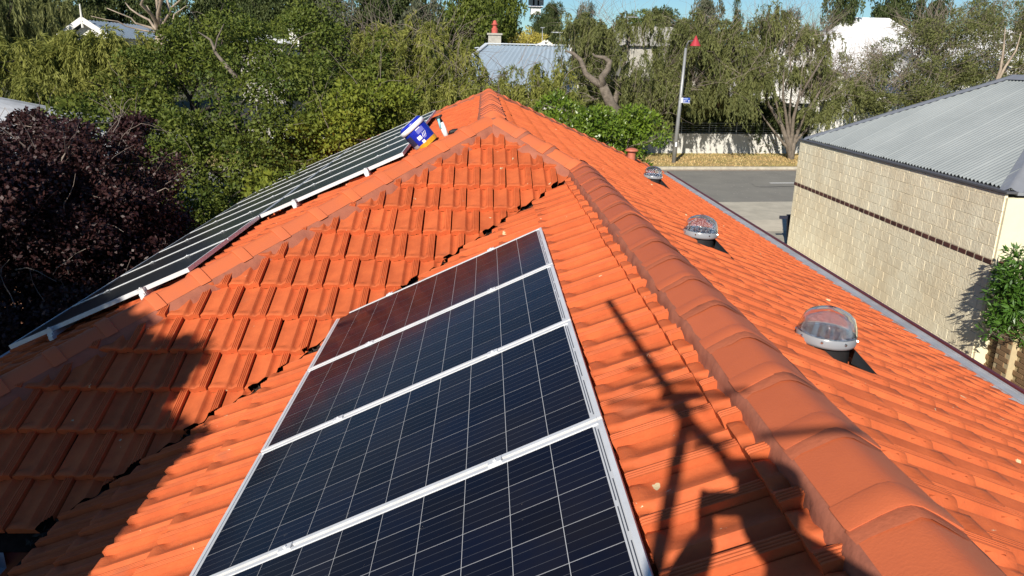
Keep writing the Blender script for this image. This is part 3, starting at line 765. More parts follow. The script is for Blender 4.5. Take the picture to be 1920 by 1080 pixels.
# ------------------------------------------------------------ neighbour's building
G0 = 0.0
NX, NY0, NY1 = 8.41, 11.74, 19.95; NTOP = CAMZ - 1.90
M_block = mat('cream_split_block', (0.94, 0.86, 0.64), rough=0.9, spec=.2, vary=0.25, vscale=1.1, col2=(0.84, 0.72, 0.50), bump=.5, bscale=24, rnd=0.05, bdist=.02)
def add_streaks(mt, col, amt):
    nt = mt.node_tree; b = nt.nodes['Principled BSDF']; src = b.inputs['Base Color'].links[0].from_socket
    g = nt.nodes.new('ShaderNodeNewGeometry'); mp = nt.nodes.new('ShaderNodeMapping'); mp.inputs['Scale'].default_value = (1, 2.2, .22); nt.links.new(g.outputs['Position'], mp.inputs['Vector'])
    n = nt.nodes.new('ShaderNodeTexNoise'); n.inputs['Scale'].default_value = 1.6; n.inputs['Detail'].default_value = 7; n.inputs['Roughness'].default_value = .7; nt.links.new(mp.outputs[0], n.inputs['Vector'])
    mr = nt.nodes.new('ShaderNodeMapRange'); mr.inputs[1].default_value = .52; mr.inputs[2].default_value = .78; mr.inputs[4].default_value = amt; nt.links.new(n.outputs['Fac'], mr.inputs[0])
    mx = nt.nodes.new('ShaderNodeMix'); mx.data_type = 'RGBA'; mx.inputs['B'].default_value = (*col, 1); nt.links.new(mr.outputs[0], mx.inputs['Factor']); nt.links.new(src, mx.inputs['A']); nt.links.new(mx.outputs['Result'], b.inputs['Base Color'])
add_streaks(M_block, (.50, .43, .31), .45)
M_joint = mat('block_joint', (0.48, 0.40, 0.27), rough=.95, vary=.3, vscale=5)
M_render = mat('cream_render', (0.78, 0.71, 0.50), rough=.85, vary=.1, vscale=3, bump=.15, bscale=60)
M_clink = mat('dark_clinker', (0.10, 0.035, 0.028), rough=.75, vary=.4, vscale=8, rnd=.3, bump=.3)
M_corr = mat('galvanised_sheet', (0.42, 0.45, 0.44), rough=.42, metal=.45, vary=.22, vscale=.8, col2=(.35, .38, .375))
M_flash = mat('dark_flashing_grey', (0.12, 0.12, 0.13), rough=.5, metal=.3); M_hipcap = mat('hip_flashing', (0.36, 0.37, 0.39), rough=.45, metal=.4, vary=.1)
nb = empty('block_building', (NX, NY0, 0), 'low building of cream split-face blocks with a grey corrugated hip roof', 'building')
MB().box(((NX + NX + 7.6) / 2 - .046 - .0, (NY0 + NY1) / 2 + .0, NTOP / 2 - .03), (7.6, NY1 - NY0 - .10, NTOP - .06)).build('wall_core', M_joint, nb)
bl_me = None
def block_mesh(w, h, name, mt, dep=.10, bev=.003):
    mb = MB(); x0 = dep / 2; vs = []
    for (x, s) in ((0, 1), (-x0 + bev, 1), (-x0, 1 - 2 * bev / min(w, h))):
        for a, b in ((-1, -1), (1, -1), (1, 1), (-1, 1)):
            if x == -x0: vs.append((x, a * (w / 2 - bev), b * (h / 2 - bev)))
            else: vs.append((x, a * w / 2, b * h / 2))
    fs = [(i * 4 + k, i * 4 + (k + 1) % 4, (i + 1) * 4 + (k + 1) % 4, (i + 1) * 4 + k) for i in range(2) for k in range(4)] + [(8, 9, 10, 11)]
    fs = [f[::-1] for f in fs]; me = mb.add(vs, fs).mesh(name); me.materials.append(mt); return me
BWd, BHt = .30, .20
b_me = block_mesh(BWd - .006, BHt - .006, 'block', M_block); bh_me = block_mesh(BWd / 2 - .007, BHt - .007, 'half_block', M_block); d_me = block_mesh(.190, .076, 'dark_brick', M_clink)
BANDZ = CAMZ - 3.03
SB = MB(); rows = []
z = BANDZ + .045
while z + BHt < NTOP + .03: rows.append((z, BHt)); z += BHt
rows.append((z, NTOP - z))
z = BANDZ - .045 - BHt
while z > -BHt: rows.append((z, BHt)); z -= BHt
allb = []
for ri, (z, h_) in enumerate(rows):
    y = NY0; first = ri % 2
    while y < NY1 - .01:
        w_ = BWd / 2 if first else BWd; first = 0
        if y + w_ > NY1: w_ = NY1 - y
        allb.append((y, z, w_, h_)); y += w_
allb.sort(key=lambda q: (q[0] - (0 if q[1] > .5 else -9)))
for k_, (y, z, w_, h_) in enumerate(allb):
    mesh_, sy_ = (bh_me, w_ / (BWd / 2)) if w_ < BWd * .7 else (b_me, w_ / BWd)
    Mx = Matrix.Translation((NX + random.uniform(-.002, .002), y + w_ / 2, z + h_ / 2)) @ Matrix.Rotation(random.gauss(0, .004), 4, 'X') @ Matrix.Diagonal((1, sy_, h_ / BHt, 1))
    if k_ < 300: link('block', mesh_, None, nb, Mx)
    else: SB.add([Mx @ v.co for v in mesh_.vertices], [tuple(p.vertices) for p in mesh_.polygons])
SB.build('blocks', M_block, nb, kind='stuff')
MB().box((NX - .0455, (NY0 + NY1) / 2, BANDZ), (.003, NY1 - NY0, .088)).build('band_mortar', M_render, nb)
y = NY0 + .10
while y < NY1 - .05:
    link('dark_brick', d_me, None, nb, Matrix.Translation((NX - .008, y, BANDZ))); y += .23
# front return, smoother and brightly lit
MB().box((NX + .36, NY0 + .01, NTOP / 2 - .03), (.78, .12, NTOP - .06)).build('corner_pier', M_render, nb)
MB().box((NX + 4.2, NY0 + .03, NTOP / 2 - .04), (7.2, .1, NTOP - .08)).build('front_wall', M_render, nb)
for k in range(2):
    MB().box((NX + .14 + k * .24, NY0 - .052, BANDZ), (.215, .012, .076)).build('dark_brick', M_clink, nb)
for k in range(int(NTOP / .2)):      # course joints of the return
    pass
MB().box((NX + .02, (NY0 + NY1) / 2, NTOP + .028), (.20, NY1 - NY0 + .12, .035)).build('parapet_capping', M_flash, nb)
MB().box((NX + 4.1, NY0 - .0, NTOP + .012), (8.0, .14, .05)).build('parapet_capping', M_hipcap, nb)
# corrugated roof: facing face a trapezium between two hips
EZ = NTOP + .035; RS = 3.15; RH = 1.72
def zr(x): return EZ + (x - NX) * RH / RS
V = []; F = []
wl = .11; nyc = int((NY1 - NY0) / wl * 8)
for i in range(nyc + 1):
    y = NY0 + (NY1 - NY0) * i / nyc; xa_ = NX + .06; xb = NX + min(RS, max(0.02, NY1 - y), max(.02, y - NY0)) 
    xb = max(xb, xa_ + .001); hgt = .020 * math.cos(2 * math.pi * y / wl) + (.010 if int(y / wl + .5) % 8 == 0 else 0)
    for x in (xa_, xb): V.append((x, y, zr(x) + hgt))
F = [(2 * i, 2 * i + 1, 2 * i + 3, 2 * i + 2) for i in range(nyc)]
MB().add(V, F).build('roof_sheet', M_corr, nb, smooth=True)
V = []; F = []; nxc = int(7.9 / wl * 4)
for i in range(nxc + 1):
    x = NX + .05 + 7.9 * i / nxc; yb = NY0 + min(RS, max(.02, x - NX)); hgt = .016 * math.cos(2 * math.pi * x / wl)
    for y in (NY0 + .03, max(yb, NY0 + .031)): V.append((x, y, EZ + (y - NY0) * RH / RS + hgt))
F = [(2 * i, 2 * i + 2, 2 * i + 3, 2 * i + 1) for i in range(nxc)]
MB().add(V, F).build('roof_sheet', M_corr, nb, smooth=True)
mb = MB(); mb.add([(NX + .05, NY1, EZ), (NX + 8, NY1, EZ), (NX + 8, NY1 - RS, EZ + RH), (NX + RS, NY1 - RS, EZ + RH)], [(0, 1, 2, 3)])
mb.add([(NX + RS, NY0 + RS, EZ + RH), (NX + RS, NY1 - RS, EZ + RH), (NX + 8, NY1 - RS, EZ + RH), (NX + 8, NY0 + RS, EZ + RH)], [(0, 1, 2, 3)]); mb.build('roof_sheet', M_corr, nb)
pk1 = Vector((NX + RS, NY1 - RS, EZ + RH + .02)); pk0 = Vector((NX + RS, NY0 + RS, EZ + RH + .02))
for a, b in (((NX + .05, NY1 - .03, EZ + .03), pk1), ((NX + .05, NY0 + .05, EZ + .03), pk0), (pk1, pk0), (pk1, (NX + 8, NY1 - RS, EZ + RH + .02)), (pk0, (NX + 8, NY0 + RS, EZ + RH + .02))):
    a = Vector(a); b = Vector(b); d = (b - a).normalized(); s = d.cross(Vector((0, 0, 1))).normalized(); mb = MB()
    pr = [(-.17, -.055), (-.05, -.004), (0, .03), (.05, -.004), (.17, -.055)]
    if abs(d.x) < .01 or abs(d.y) < .01: pr = [(-.17, -.075), (-.05, -.0), (0, .03), (.05, -.0), (.17, -.075)]
    vs = [E + s * p + Vector((0, 0, q)) for E in (a, b) for p, q in pr]; mb.add(vs, [(k, k + 1, k + 6, k + 5) for k in range(4)]); mb.build('ridge_flashing', M_hipcap, nb, smooth=True)

# brown brick fence running towards the camera from the corner
M_brown = mat('brown_brick', (0.27, 0.165, 0.085), rough=.85, vary=.2, vscale=5, rnd=.15, bump=.3, bscale=80); M_mort = mat('cream_mortar', (0.52, 0.42, 0.25), rough=.9, vary=.2)
fx0 = NX + .17; fy1 = NY0 - .02; FH = 1.55
bf = empty('brick_fence', (fx0, fy1, 0), 'brown brick wall with pale mortar below the leafy bush', 'wall')
MB().box((fx0 + .055, fy1 - 3.2, FH / 2), (.085, 6.4, FH)).build('wall_core', M_mort, bf)
mbp = MB(); mbp.box((fx0 - .01, fy1 - .55, FH / 2), (.20, .335, FH)); mbp.build('pier_core', M_mort, bf)
br_me = block_mesh(.228, .072, 'brick', M_brown, .03, .003); brh = block_mesh(.108, .072, 'brick_half', M_brown, .03, .003)
cnt = 0
for ri in range(int(FH / .083)):
    z = FH - .042 - ri * .083; y = fy1 - .12 - (0.12 if ri % 2 else 0)
    while y > fy1 - 3.1:
        if not (-.19 < y - (fy1 - .55) < .19) and cnt < 250: link('brick', br_me, None, bf, Matrix.Translation((fx0 + random.uniform(-.002, .002), y, z))); cnt += 1
        y -= .238
    if ri % 2: link('brick', br_me, None, bf, Matrix.Translation((fx0 - .108, fy1 - .55 + .045, z)))
    else: link('brick', br_me, None, bf, Matrix.Translation((fx0 - .108, fy1 - .55 - .045, z)))
MB().box((fx0 + .04, fy1 - 3.2, FH + .03), (.16, 6.4, .06)).build('coping', M_brown, bf)

# ------------------------------------------------------------ ground and street
def noise2(x, y): return math.sin(x * .11 + 1.3) * math.cos(y * .09 + .4) * .5 + math.sin(x * .031 - y * .043) * .5
def ground_h(x, y):
    d = max(0.0, y - 52.0); h = 7.5 * (1 - math.exp(-(d / 60.0) ** 1.6))
    side = 1 / (1 + math.exp(-(x + 5) / 12.0)); h *= .35 + .65 * side
    far = max(0, math.hypot(x, y) - 300); return h - min(20.0, far * .01)
M_ground = mat('garden_soil', (0.09, 0.075, 0.045), rough=.95, vary=.5, vscale=.7, col2=(.05, .065, .022), bump=.5, bscale=8)
rad = [0, 3, 6, 9, 12, 16, 20, 25, 30, 36, 42, 50, 58, 66, 75, 85, 95, 110, 130, 160, 200, 300, 500, 900, 1800]
V = []; F = []; N = 72
for r in rad:
    for k in range(N):
        a = 2 * math.pi * k / N; x, y = r * math.cos(a), r * math.sin(a) + 5; V.append((x, y, ground_h(x, y) - .02))
F = [(i * N + k, i * N + (k + 1) % N, (i + 1) * N + (k + 1) % N, (i + 1) * N + k) for i in range(len(rad) - 1) for k in range(N)]
MB().add(V, F).build('ground', M_ground, smooth=True, kind='structure')
SA = math.radians(6.7); S1 = Vector((math.cos(SA), math.sin(SA), 0)); S2 = Vector((-math.sin(SA), math.cos(SA), 0)); SO = Vector((12, 0, 0))
def stv(u, v): return (at_ground(u, v) - SO).dot(S2)
def at_ground(u, v, z=0.0): return onplane(u, v, (0, 0, 1), z)
def strip(name, n0, n1, z0, mt, x0=-60, x1=90, thick=0.0, **kw):
    mb = MB(); P = lambda s, n: SO + S1 * s + S2 * n
    a, b, c, d = P(x0, n0), P(x1, n0), P(x1, n1), P(x0, n1)
    if thick: vs = [Vector((p.x, p.y, z)) for z in (z0 - thick, z0) for p in (a, b, c, d)]; mb.add(vs, [(4, 5, 6, 7), (0, 1, 5, 4), (1, 2, 6, 5), (2, 3, 7, 6), (3, 0, 4, 7)])
    else: mb.add([Vector((p.x, p.y, z0)) for p in (a, b, c, d)], [(0, 1, 2, 3)])
    return mb.build(name, mt, kind='structure', **kw)
nk = stv(1400, 318); nr = stv(1400, 379); n1_ = stv(1400, 414); n2_ = stv(1400, 436); n3_ = stv(1400, 456); nw = stv(1400, 292)
M_asph = mat('old_asphalt', (0.23, 0.22, 0.19), rough=.9, vary=.3, vscale=.8, bump=.5, bscale=70, col2=(.19, .182, .16))
add_spots(M_asph, (.33, .31, .27), 9.0, .35, 4.0, .25)
M_conc = mat('pale_concrete', (0.50, 0.46, 0.37), rough=.9, vary=.25, vscale=1.5, bump=.4, bscale=50)
M_conc2 = mat('worn_concrete', (0.42, 0.385, 0.31), rough=.9, vary=.35, vscale=2.5, bump=.4, bscale=50)
M_kerb = mat('kerb_concrete', (0.50, 0.46, 0.37), rough=.9, vary=.3, vscale=4); M_paint = mat('road_paint', (.75, .75, .72), rough=.7, vary=.15, vscale=12)
strip('road', nr, nk - .02, .004, M_asph); strip('gutter_strip', nk - .55, nk - .02, .009, mat('kerb_debris', (.27, .19, .13), rough=.95, vary=.5, vscale=6, col2=(.33, .30, .25)))
strip('kerb', nk - .02, nk + .16, .13, M_kerb, thick=.15)
strip('driveway_apron', n1_, nr, .010, M_conc); strip('pavement', n2_ + .02, n1_, .016, mat('footpath', (.58, .52, .41), rough=.9, vary=.2, vscale=1.5, bump=.3, bscale=40))
strip('worn_strip', n3_, n2_ + .02, .011, M_conc2); strip('forecourt', n3_ - 7.5, n3_, .008, mat('forecourt_concrete', (.50, .45, .35), rough=.9, vary=.35, vscale=1.2, bump=.3, bscale=40), x0=-14, x1=40)
sC = (at_ground(1442, 343) - SO).dot(S1); nC = stv(1442, 343.5)
strip('centre_line', nC - .09, nC + .09, .010, M_paint, x0=sC, x1=sC + 4.0); strip('centre_line', nC - .09, nC + .09, .010, M_paint, x0=sC + 9, x1=sC + 13)
M_bed = mat('bare_soil', (.085, .075, .062), rough=.95, vary=.5, vscale=5, bump=.8, bscale=25, col2=(.13, .115, .09))
MB().add([(XE - .5, YNEAR, .02), (fx0, YNEAR, .02), (fx0, NY0 + .05, .02), (NX + .05, NY0 + 4.5, .02), (XE - .5, NY0 + 4.5, .02)], [(0, 1, 2, 3, 4)]).build('garden_bed', M_bed, kind='structure')
# crack sealed with bitumen
M_bit = mat('bitumen_seal', (.02, .02, .022), rough=.6)
pts = [at_ground(u, v, .012) for u, v in ((1400, 341), (1409, 344), (1416, 349), (1425, 350.5), (1445, 350.5), (1470, 349.5), (1500, 350))]
mb = MB(); vs = []
for p in pts: vs += [p + S2 * .03, p - S2 * .03]
mb.add(vs, [(2 * i, 2 * i + 1, 2 * i + 3, 2 * i + 2) for i in range(len(pts) - 1)]); mb.build('road_crack', M_bit, kind='structure')
# far verge: a raised strip of dry grass, then a narrow dirt path
M_straw = mat('dry_verge', (0.46, 0.31, 0.13), rough=.95, vary=.6, vscale=1.1, col2=(.24, .21, .07), bump=.6, bscale=30)
strip('verge', nk + .16, nw + .2, .125, M_straw, thick=.1)
V = []; F = []; R_ = []
Lv = 60; NB = 16000
for i in range(NB):
    s = random.uniform(-8, 30); n = random.uniform(nk + .2, nw - .05); p = SO + S1 * s + S2 * n + Vector((0, 0, .125)); w = random.uniform(.012, .03); h = random.uniform(.03, .10); a = random.uniform(0, math.pi)
    d = Vector((math.cos(a), math.sin(a), 0)) * w; q = Vector((random.gauss(0, .04), random.gauss(0, .04), h)); k = len(V); V += [p - d, p + d, p + q]; F.append((k, k + 1, k + 2))
    g = noise2(p.x * 9, p.y * 14) + (1.0 if n > nw - 1.1 else 0) * random.random() + (.8 if n < nk + .5 else 0) * random.random() ; R_.append(min(1, max(0, .25 + .5 * g + random.gauss(0, .2))))
V = np.array([tuple(v) for v in V]); F = np.array(F)
me = fastmesh('verge_grass', V, F, np.array(R_)); link('verge_grass', me, leaf_mat('verge_grass_leaf', (.62, .44, .20), (.22, .25, .06), trans=.2), kind='stuff')
# white rendered wall with a rail fence on top
M_rend = mat('pale_grey_render', (0.60, 0.59, 0.55), rough=.9, vary=.1, vscale=.8, bump=.1, bscale=30)
wall = empty('street_wall', tuple(SO + S2 * (nw + .1)), 'long pale rendered wall across the street with a steel rail fence on top', 'wall')
WH = (at(1400, 253, (SO + S1 * 3 + S2 * nw).y).z)
P = lambda s, n, z: SO + S1 * s + S2 * n + Vector((0, 0, z))
s0 = (at_ground(1230, 292) - SO).dot(S1) - .5
def sbox(s0, s1, n0, n1, z0, z1):
    vs = [P(s, n, z) for s in (s0, s1) for n in (n0, n1) for z in (z0, z1)]
    return vs, [(0, 1, 3, 2), (4, 6, 7, 5), (0, 4, 5, 1), (2, 3, 7, 6), (0, 2, 6, 4), (1, 5, 7, 3)]
MB().add(*sbox(s0, s0 + 9.2, nw, nw + .22, -.05, WH)).build('wall_panel', M_rend, wall)
MB().add(*sbox(s0 - 14, s0 - .02, nw + .03, nw + .2, -.05, WH - .1)).build('wall_panel', M_rend, wall)
M_steel = mat('rail_steel', (.22, .23, .22), rough=.5, metal=.5)
for k in range(6): MB().add(*sbox(s0 + .3 + k * 1.62, s0 + .35 + k * 1.62, nw + .08, nw + .13, WH, WH + .64)).build('post', M_steel, wall)
for k in range(5): MB().add(*sbox(s0 + .1, s0 + 9.1, nw + .135, nw + .155, WH + .06 + k * .125, WH + .085 + k * .125)).build('rail', M_steel, wall)
# lamp post with red cone shade and street name sign
PP = at_ground(1263, 306, .1); top = at(1286, 90, PP.y)
lp = empty('street_lamp', tuple(PP), 'grey leaning street lamp post with a red conical lamp shade', 'street lamp')
M_pole = mat('galvanised_pole', (.34, .35, .35), rough=.5, metal=.4, vary=.2, vscale=3); M_red = mat('red_lamp_shade', (.38, .035, .045), rough=.45)
arm = at(1292, 76, PP.y); c_ = at(1304, 82, PP.y)
MB().tube([PP, PP + (top - PP) * .5, top], [.115, .09, .065], 12).build('post', M_pole, lp, True)
MB().tube([top, (top + arm) / 2 + Vector((.04, 0, .14)), c_ + Vector((-.06, 0, .14))], [.05, .035, .03], 8).build('arm', M_flash, lp, True)
MB().lathe([(.27, -.11), (.25, -.08), (.10, .20), (.02, .37), (.0, .38)], 20, c_, cap0=True).build('lamp_shade', M_red, lp, True)
MB().box(PP + (top - PP) * .17 + Vector((0, -.10, 0)), (.09, .01, .22)).build('sticker', M_white, lp)
sgp = at(1281, 188, PP.y)
sg = empty('street_sign', tuple(sgp), 'small blue street name sign with white lettering fixed to the lamp post', 'sign')
M_sblue = mat('sign_blue', (.015, .055, .30), rough=.4)
sw, sh = .42, .26
MB().box(sgp + Vector((.10, -.10, 0)), (sw, .012, sh)).build('board', M_sblue, sg)
MB().box(sgp + Vector((-.085, -.108, 0)), (.09, .006, sh)).build('bracket', M_white, sg); MB().box(sgp + Vector((.10, -.108, -sh / 2 + .012)), (sw, .006, .022)).build('border', M_white, sg)
MB().box(sgp + Vector((.08, -.108, .075)), (.26, .004, .030)).build('lettering', mat('pale_blue_letter', (.45, .55, .8), rough=.5), sg)
def text(s, size, M, mt, parent, name='lettering'):
    cu = bpy.data.curves.new(name, 'FONT'); cu.body = s; cu.size = size; cu.extrude = .002; cu.align_x = 'CENTER'; cu.align_y = 'CENTER'; cu.space_character = .95
    o = bpy.data.objects.new('t', cu); me = bpy.data.meshes.new_from_object(o); bpy.data.objects.remove(o); me.name = name
    return link(name, me, mt, parent, M)
text('ERT', .125, Matrix.Translation(sgp + Vector((.045, -.109, -.035))) @ Matrix.Rotation(math.pi / 2, 4, 'X'), M_white, sg)
mb = MB(); q = sgp + Vector((.255, -.109, -.02)); mb.add([q + Vector((-.05, 0, 0)), q + Vector((0, 0, -.035)), q + Vector((0, 0, -.012)), q + Vector((.05, 0, -.012)), q + Vector((.05, 0, .012)), q + Vector((0, 0, .012)), q + Vector((0, 0, .035))], [(0, 1, 2, 3, 4, 5, 6)]); mb.build('arrow', M_white, sg)
# post-like stand-in for an unidentified dark shape by the block building
bp = at_ground(1479, 458); bt = at(1474, 403, bp.y)
pb = empty('dark_post_shape', tuple(bp), 'dark navy post-like shape with a short arm at the far corner of the block building', 'post')
M_navy = mat('dark_navy', (.022, .024, .045), rough=.6)
bx = bp.x; by = bp.y; bz = bt.z
mb = MB(); mb.add([(bx - .03, by, 0), (bx + .06, by, 0), (bx + .06, by + .1, 0), (bx - .03, by + .1, 0), (bx - .14, by, bz), (bx + .10, by, bz), (bx + .10, by + .1, bz), (bx - .14, by + .1, bz)], [(0, 1, 5, 4), (1, 2, 6, 5), (2, 3, 7, 6), (3, 0, 4, 7), (4, 5, 6, 7)]); mb.build('post', M_navy, pb)
MB().box((bx - .22, by + .05, bz - .08), (.26, .06, .085)).build('arm', M_navy, pb)
# ------------------------------------------------------------ foliage
def unit(n):
    v = rng.normal(size=(n, 3)); return v / np.linalg.norm(v, axis=1)[:, None]
def leaf_quads(P, D, L, Wd, Nrm=None):
    """diamond leaves at P, along D, length L, width W"""
    n = len(P); r = unit(n) if Nrm is None else Nrm
    S = np.cross(D, r); S /= (np.linalg.norm(S, axis=1)[:, None] + 1e-9)
    L = np.broadcast_to(np.asarray(L, float), (n,))[:, None]; Wd = np.broadcast_to(np.asarray(Wd, float), (n,))[:, None]
    nn = np.cross(S, D)
    a = P; b = P + D * L * .45 + S * Wd * .5 + nn * Wd * .12; c = P + D * L; d = P + D * L * .45 - S * Wd * .5 + nn * Wd * .12
    V = np.stack([a, b, c, d], 1).reshape(-1, 3); F = np.arange(4 * n).reshape(n, 4); return V, F
DK, LK = 1.25, 1.15
def clump_leaves(lobes, dens, L, Wd, csz=.34, per=46, fill=.35, droop=.0, up=.35, split=0):
    """lobes: (centre, radii). Sub-clumps sit on the lobe surface, leaves on each clump"""
    Cs = []; Os = []
    if split:                                  # tiers of smaller masses with shaded pockets between them
        sb = []
        for c, r in lobes:
            r = np.array(r, float); c = np.array(c, float)
            for q in range(split):
                d_ = unit(1)[0]; d_[2] = d_[2] * .85 + .12; sb.append((c + d_ * r * rng.uniform(.55, .98), r * rng.uniform(.26, .50)))
            sb.append((c - np.array([0, 0, r[2] * .2]), r * .42))
        lobes = sb
    for c, r in lobes:
        r = np.array(r, float); c = np.array(c, float); area = 4 * math.pi * ((r[0] * r[1]) ** 1.6 / 3 + (r[0] * r[2]) ** 1.6 / 3 + (r[1] * r[2]) ** 1.6 / 3) ** (1 / 1.6)
        k = max(5, int(area * dens * DK / (csz * csz * 3))); u = unit(k); rad = rng.uniform(.80, 1.10, size=(k, 1))
        Cs.append(c + u * r * rad); Os.append(u)
        k2 = int(k * fill); u = unit(k2); Cs.append(c + u * r * rng.uniform(.25, .8, size=(k2, 1))); Os.append(u)
    C = np.concatenate(Cs); O = np.concatenate(Os); K = len(C)
    sz = csz * rng.uniform(.6, 1.35, size=K); tone = rng.uniform(0, 1, size=K)
    n = int(per * LK); idx = np.repeat(np.arange(K), n); u = unit(len(idx)); u = u + O[idx] * .55; u[:, 2] += .25
    u /= np.linalg.norm(u, axis=1)[:, None]; rr = rng.uniform(.35, 1, size=(len(idx), 1)) ** .6
    P = C[idx] + u * rr * sz[idx][:, None] * np.array([1, 1, .8])
    D = u * .8 + unit(len(idx)) * .8; D[:, 2] -= droop; D /= np.linalg.norm(D, axis=1)[:, None]
    Nn = u + unit(len(idx)) * .6 + np.array([0, 0, up]); V, F = leaf_quads(P, D, L * rng.uniform(.6, 1.3, len(idx)), Wd * rng.uniform(.7, 1.2, len(idx)), Nn)
    R = np.clip(tone[idx] * .6 + rng.uniform(0, .5, len(idx)), 0, 1); return V, F, R, C
def strands(lobes, dens, length, L, Wd, per_m=26, curve=.35, start=.55):
    """weeping crown: fronds that leave the lobe top and hang down, set with narrow leaves"""
    VV = []; FF = []; RR = []; TW = []; n0 = 0; sub_ = []
    for c, r in lobes:
        r = np.array(r, float); c = np.array(c, float)
        for q in range(6):
            d_ = unit(1)[0]; d_[2] = d_[2] * .8 + .1; sub_.append((c + d_ * r * rng.uniform(.45, 1.0), r * rng.uniform(.30, .62)))
        sub_.append((c, r * .7))
    for c, r in sub_:
        r = np.array(r, float); c = np.array(c, float); area = 2 * math.pi * (r[0] * r[1] + r[0] * r[2] + r[1] * r[2]) / 3 * 1.5
        k = max(6, int(area * dens * 1.0)); u = unit(k); u[:, 2] = np.abs(u[:, 2]) * 1.0 - .35; u /= np.linalg.norm(u, axis=1)[:, None]
        # tufts: strands share the start of a twig
        nt = max(4, k // 9); tu = unit(nt); tu[:, 2] = np.abs(tu[:, 2]) - .3; tu /= np.linalg.norm(tu, axis=1)[:, None]
        ti = rng.integers(0, nt, k); u = tu[ti] + unit(k) * .13; u /= np.linalg.norm(u, axis=1)[:, None]
        tone = rng.uniform(0, 1, nt)[ti]; trad = rng.uniform(.72, 1.12, nt)[ti]
        P = c + u * r * trad[:, None]
        h = u.copy(); h[:, 2] = np.maximum(h[:, 2], 0) * .6 + .15; h /= np.linalg.norm(h, axis=1)[:, None]
        Ls = length * .72 * rng.uniform(.35, 1.35, k); ns = 8; prev = P; d = h + unit(k) * .35
        pts = [P]
        for s in range(ns):
            d = d * .76 + np.array([0, 0, -.30]) + unit(k) * .15; dn = d / np.linalg.norm(d, axis=1)[:, None]; prev = prev + dn * (Ls / ns)[:, None]; pts.append(prev)
        pts = np.stack(pts, 1); m_ = int(length * .72 * per_m * 1.2)
        f = rng.uniform(0.05, 1, size=(k, m_)) * ns; i = np.minimum(f.astype(int), ns - 1); fr = (f - i)[..., None]
        ar = np.arange(k)[:, None]; Q = pts[ar, i] * (1 - fr) + pts[ar, i + 1] * fr; T_ = pts[ar, i + 1] - pts[ar, i]; T_ /= np.linalg.norm(T_, axis=2)[..., None] + 1e-9
        Q = Q.reshape(-1, 3); T_ = T_.reshape(-1, 3); D = T_ * .8 + unit(len(Q)) * .55; D[:, 2] -= .15; D /= np.linalg.norm(D, axis=1)[:, None]
        V, F = leaf_quads(Q, D, L * rng.uniform(.6, 1.3, len(Q)), Wd * rng.uniform(.7, 1.3, len(Q)))
        VV.append(V); FF.append(F + n0); n0 += len(V); RR.append(np.clip(np.repeat(tone, m_) * .65 + rng.uniform(0, .45, len(Q)), 0, 1)); TW.append(pts)
    return np.concatenate(VV), np.concatenate(FF), np.concatenate(RR), TW
M_bark = mat('grey_bark', (.20, .165, .13), rough=.95, vary=.5, vscale=6, bump=.8, bscale=25, bdist=.02)
M_bark2 = mat('dark_bark', (.075, .058, .048), rough=.95, vary=.4, vscale=6, bump=.8, bscale=25)
M_gum = mat('pale_gum_bark', (.42, .34, .26), rough=.8, vary=.5, vscale=2, col2=(.22, .17, .13), bump=.4, bscale=15)
M_twig = mat('bare_twigs', (.23, .185, .155), rough=.95)
def wob(a, b, n, amp):
    a = Vector(a); b = Vector(b); L = (b - a).length; out = []
    for i in range(n + 1):
        f = i / n; p = a.lerp(b, f); k = math.sin(f * math.pi) * amp * L; out.append(p + Vector((random.gauss(0, 1), random.gauss(0, 1), random.gauss(0, .6))) * k * .5)
    return out
def skeleton(base, lobes, r0, fork=.45, wander=.10, sub=3, subr=.02):
    """trunk and limbs as two meshes"""
    base = Vector(base); cs = [Vector(c) for c, r in lobes]; mean = sum(cs, Vector()) / len(cs); top = base.lerp(mean, fork); top.x = base.x + (mean.x - base.x) * fork * .6; top.y = base.y + (mean.y - base.y) * fork * .6
    tr = MB(); tr.tube(wob(base + Vector((0, 0, -.2)), top, 6, wander), list(np.linspace(r0 * 1.15, r0 * .72, 7)), 9)
    li = MB()
    for c, r in lobes:
        c = Vector(c); p = wob(top, c, 6, wander * 1.2); li.tube(p, list(np.linspace(r0 * .5, r0 * .14, 7)), 6)
        for _ in range(sub):
            q = p[random.randint(3, 6)]; u = Vector(unit(1)[0]); u.z = abs(u.z) * .6
            e = c + Vector((u.x * r[0], u.y * r[1], u.z * r[2])) * .93; li.tube(wob(q, e, 4, wander), list(np.linspace(r0 * .16, subr * .5, 5)), 4, False)
    return tr, li
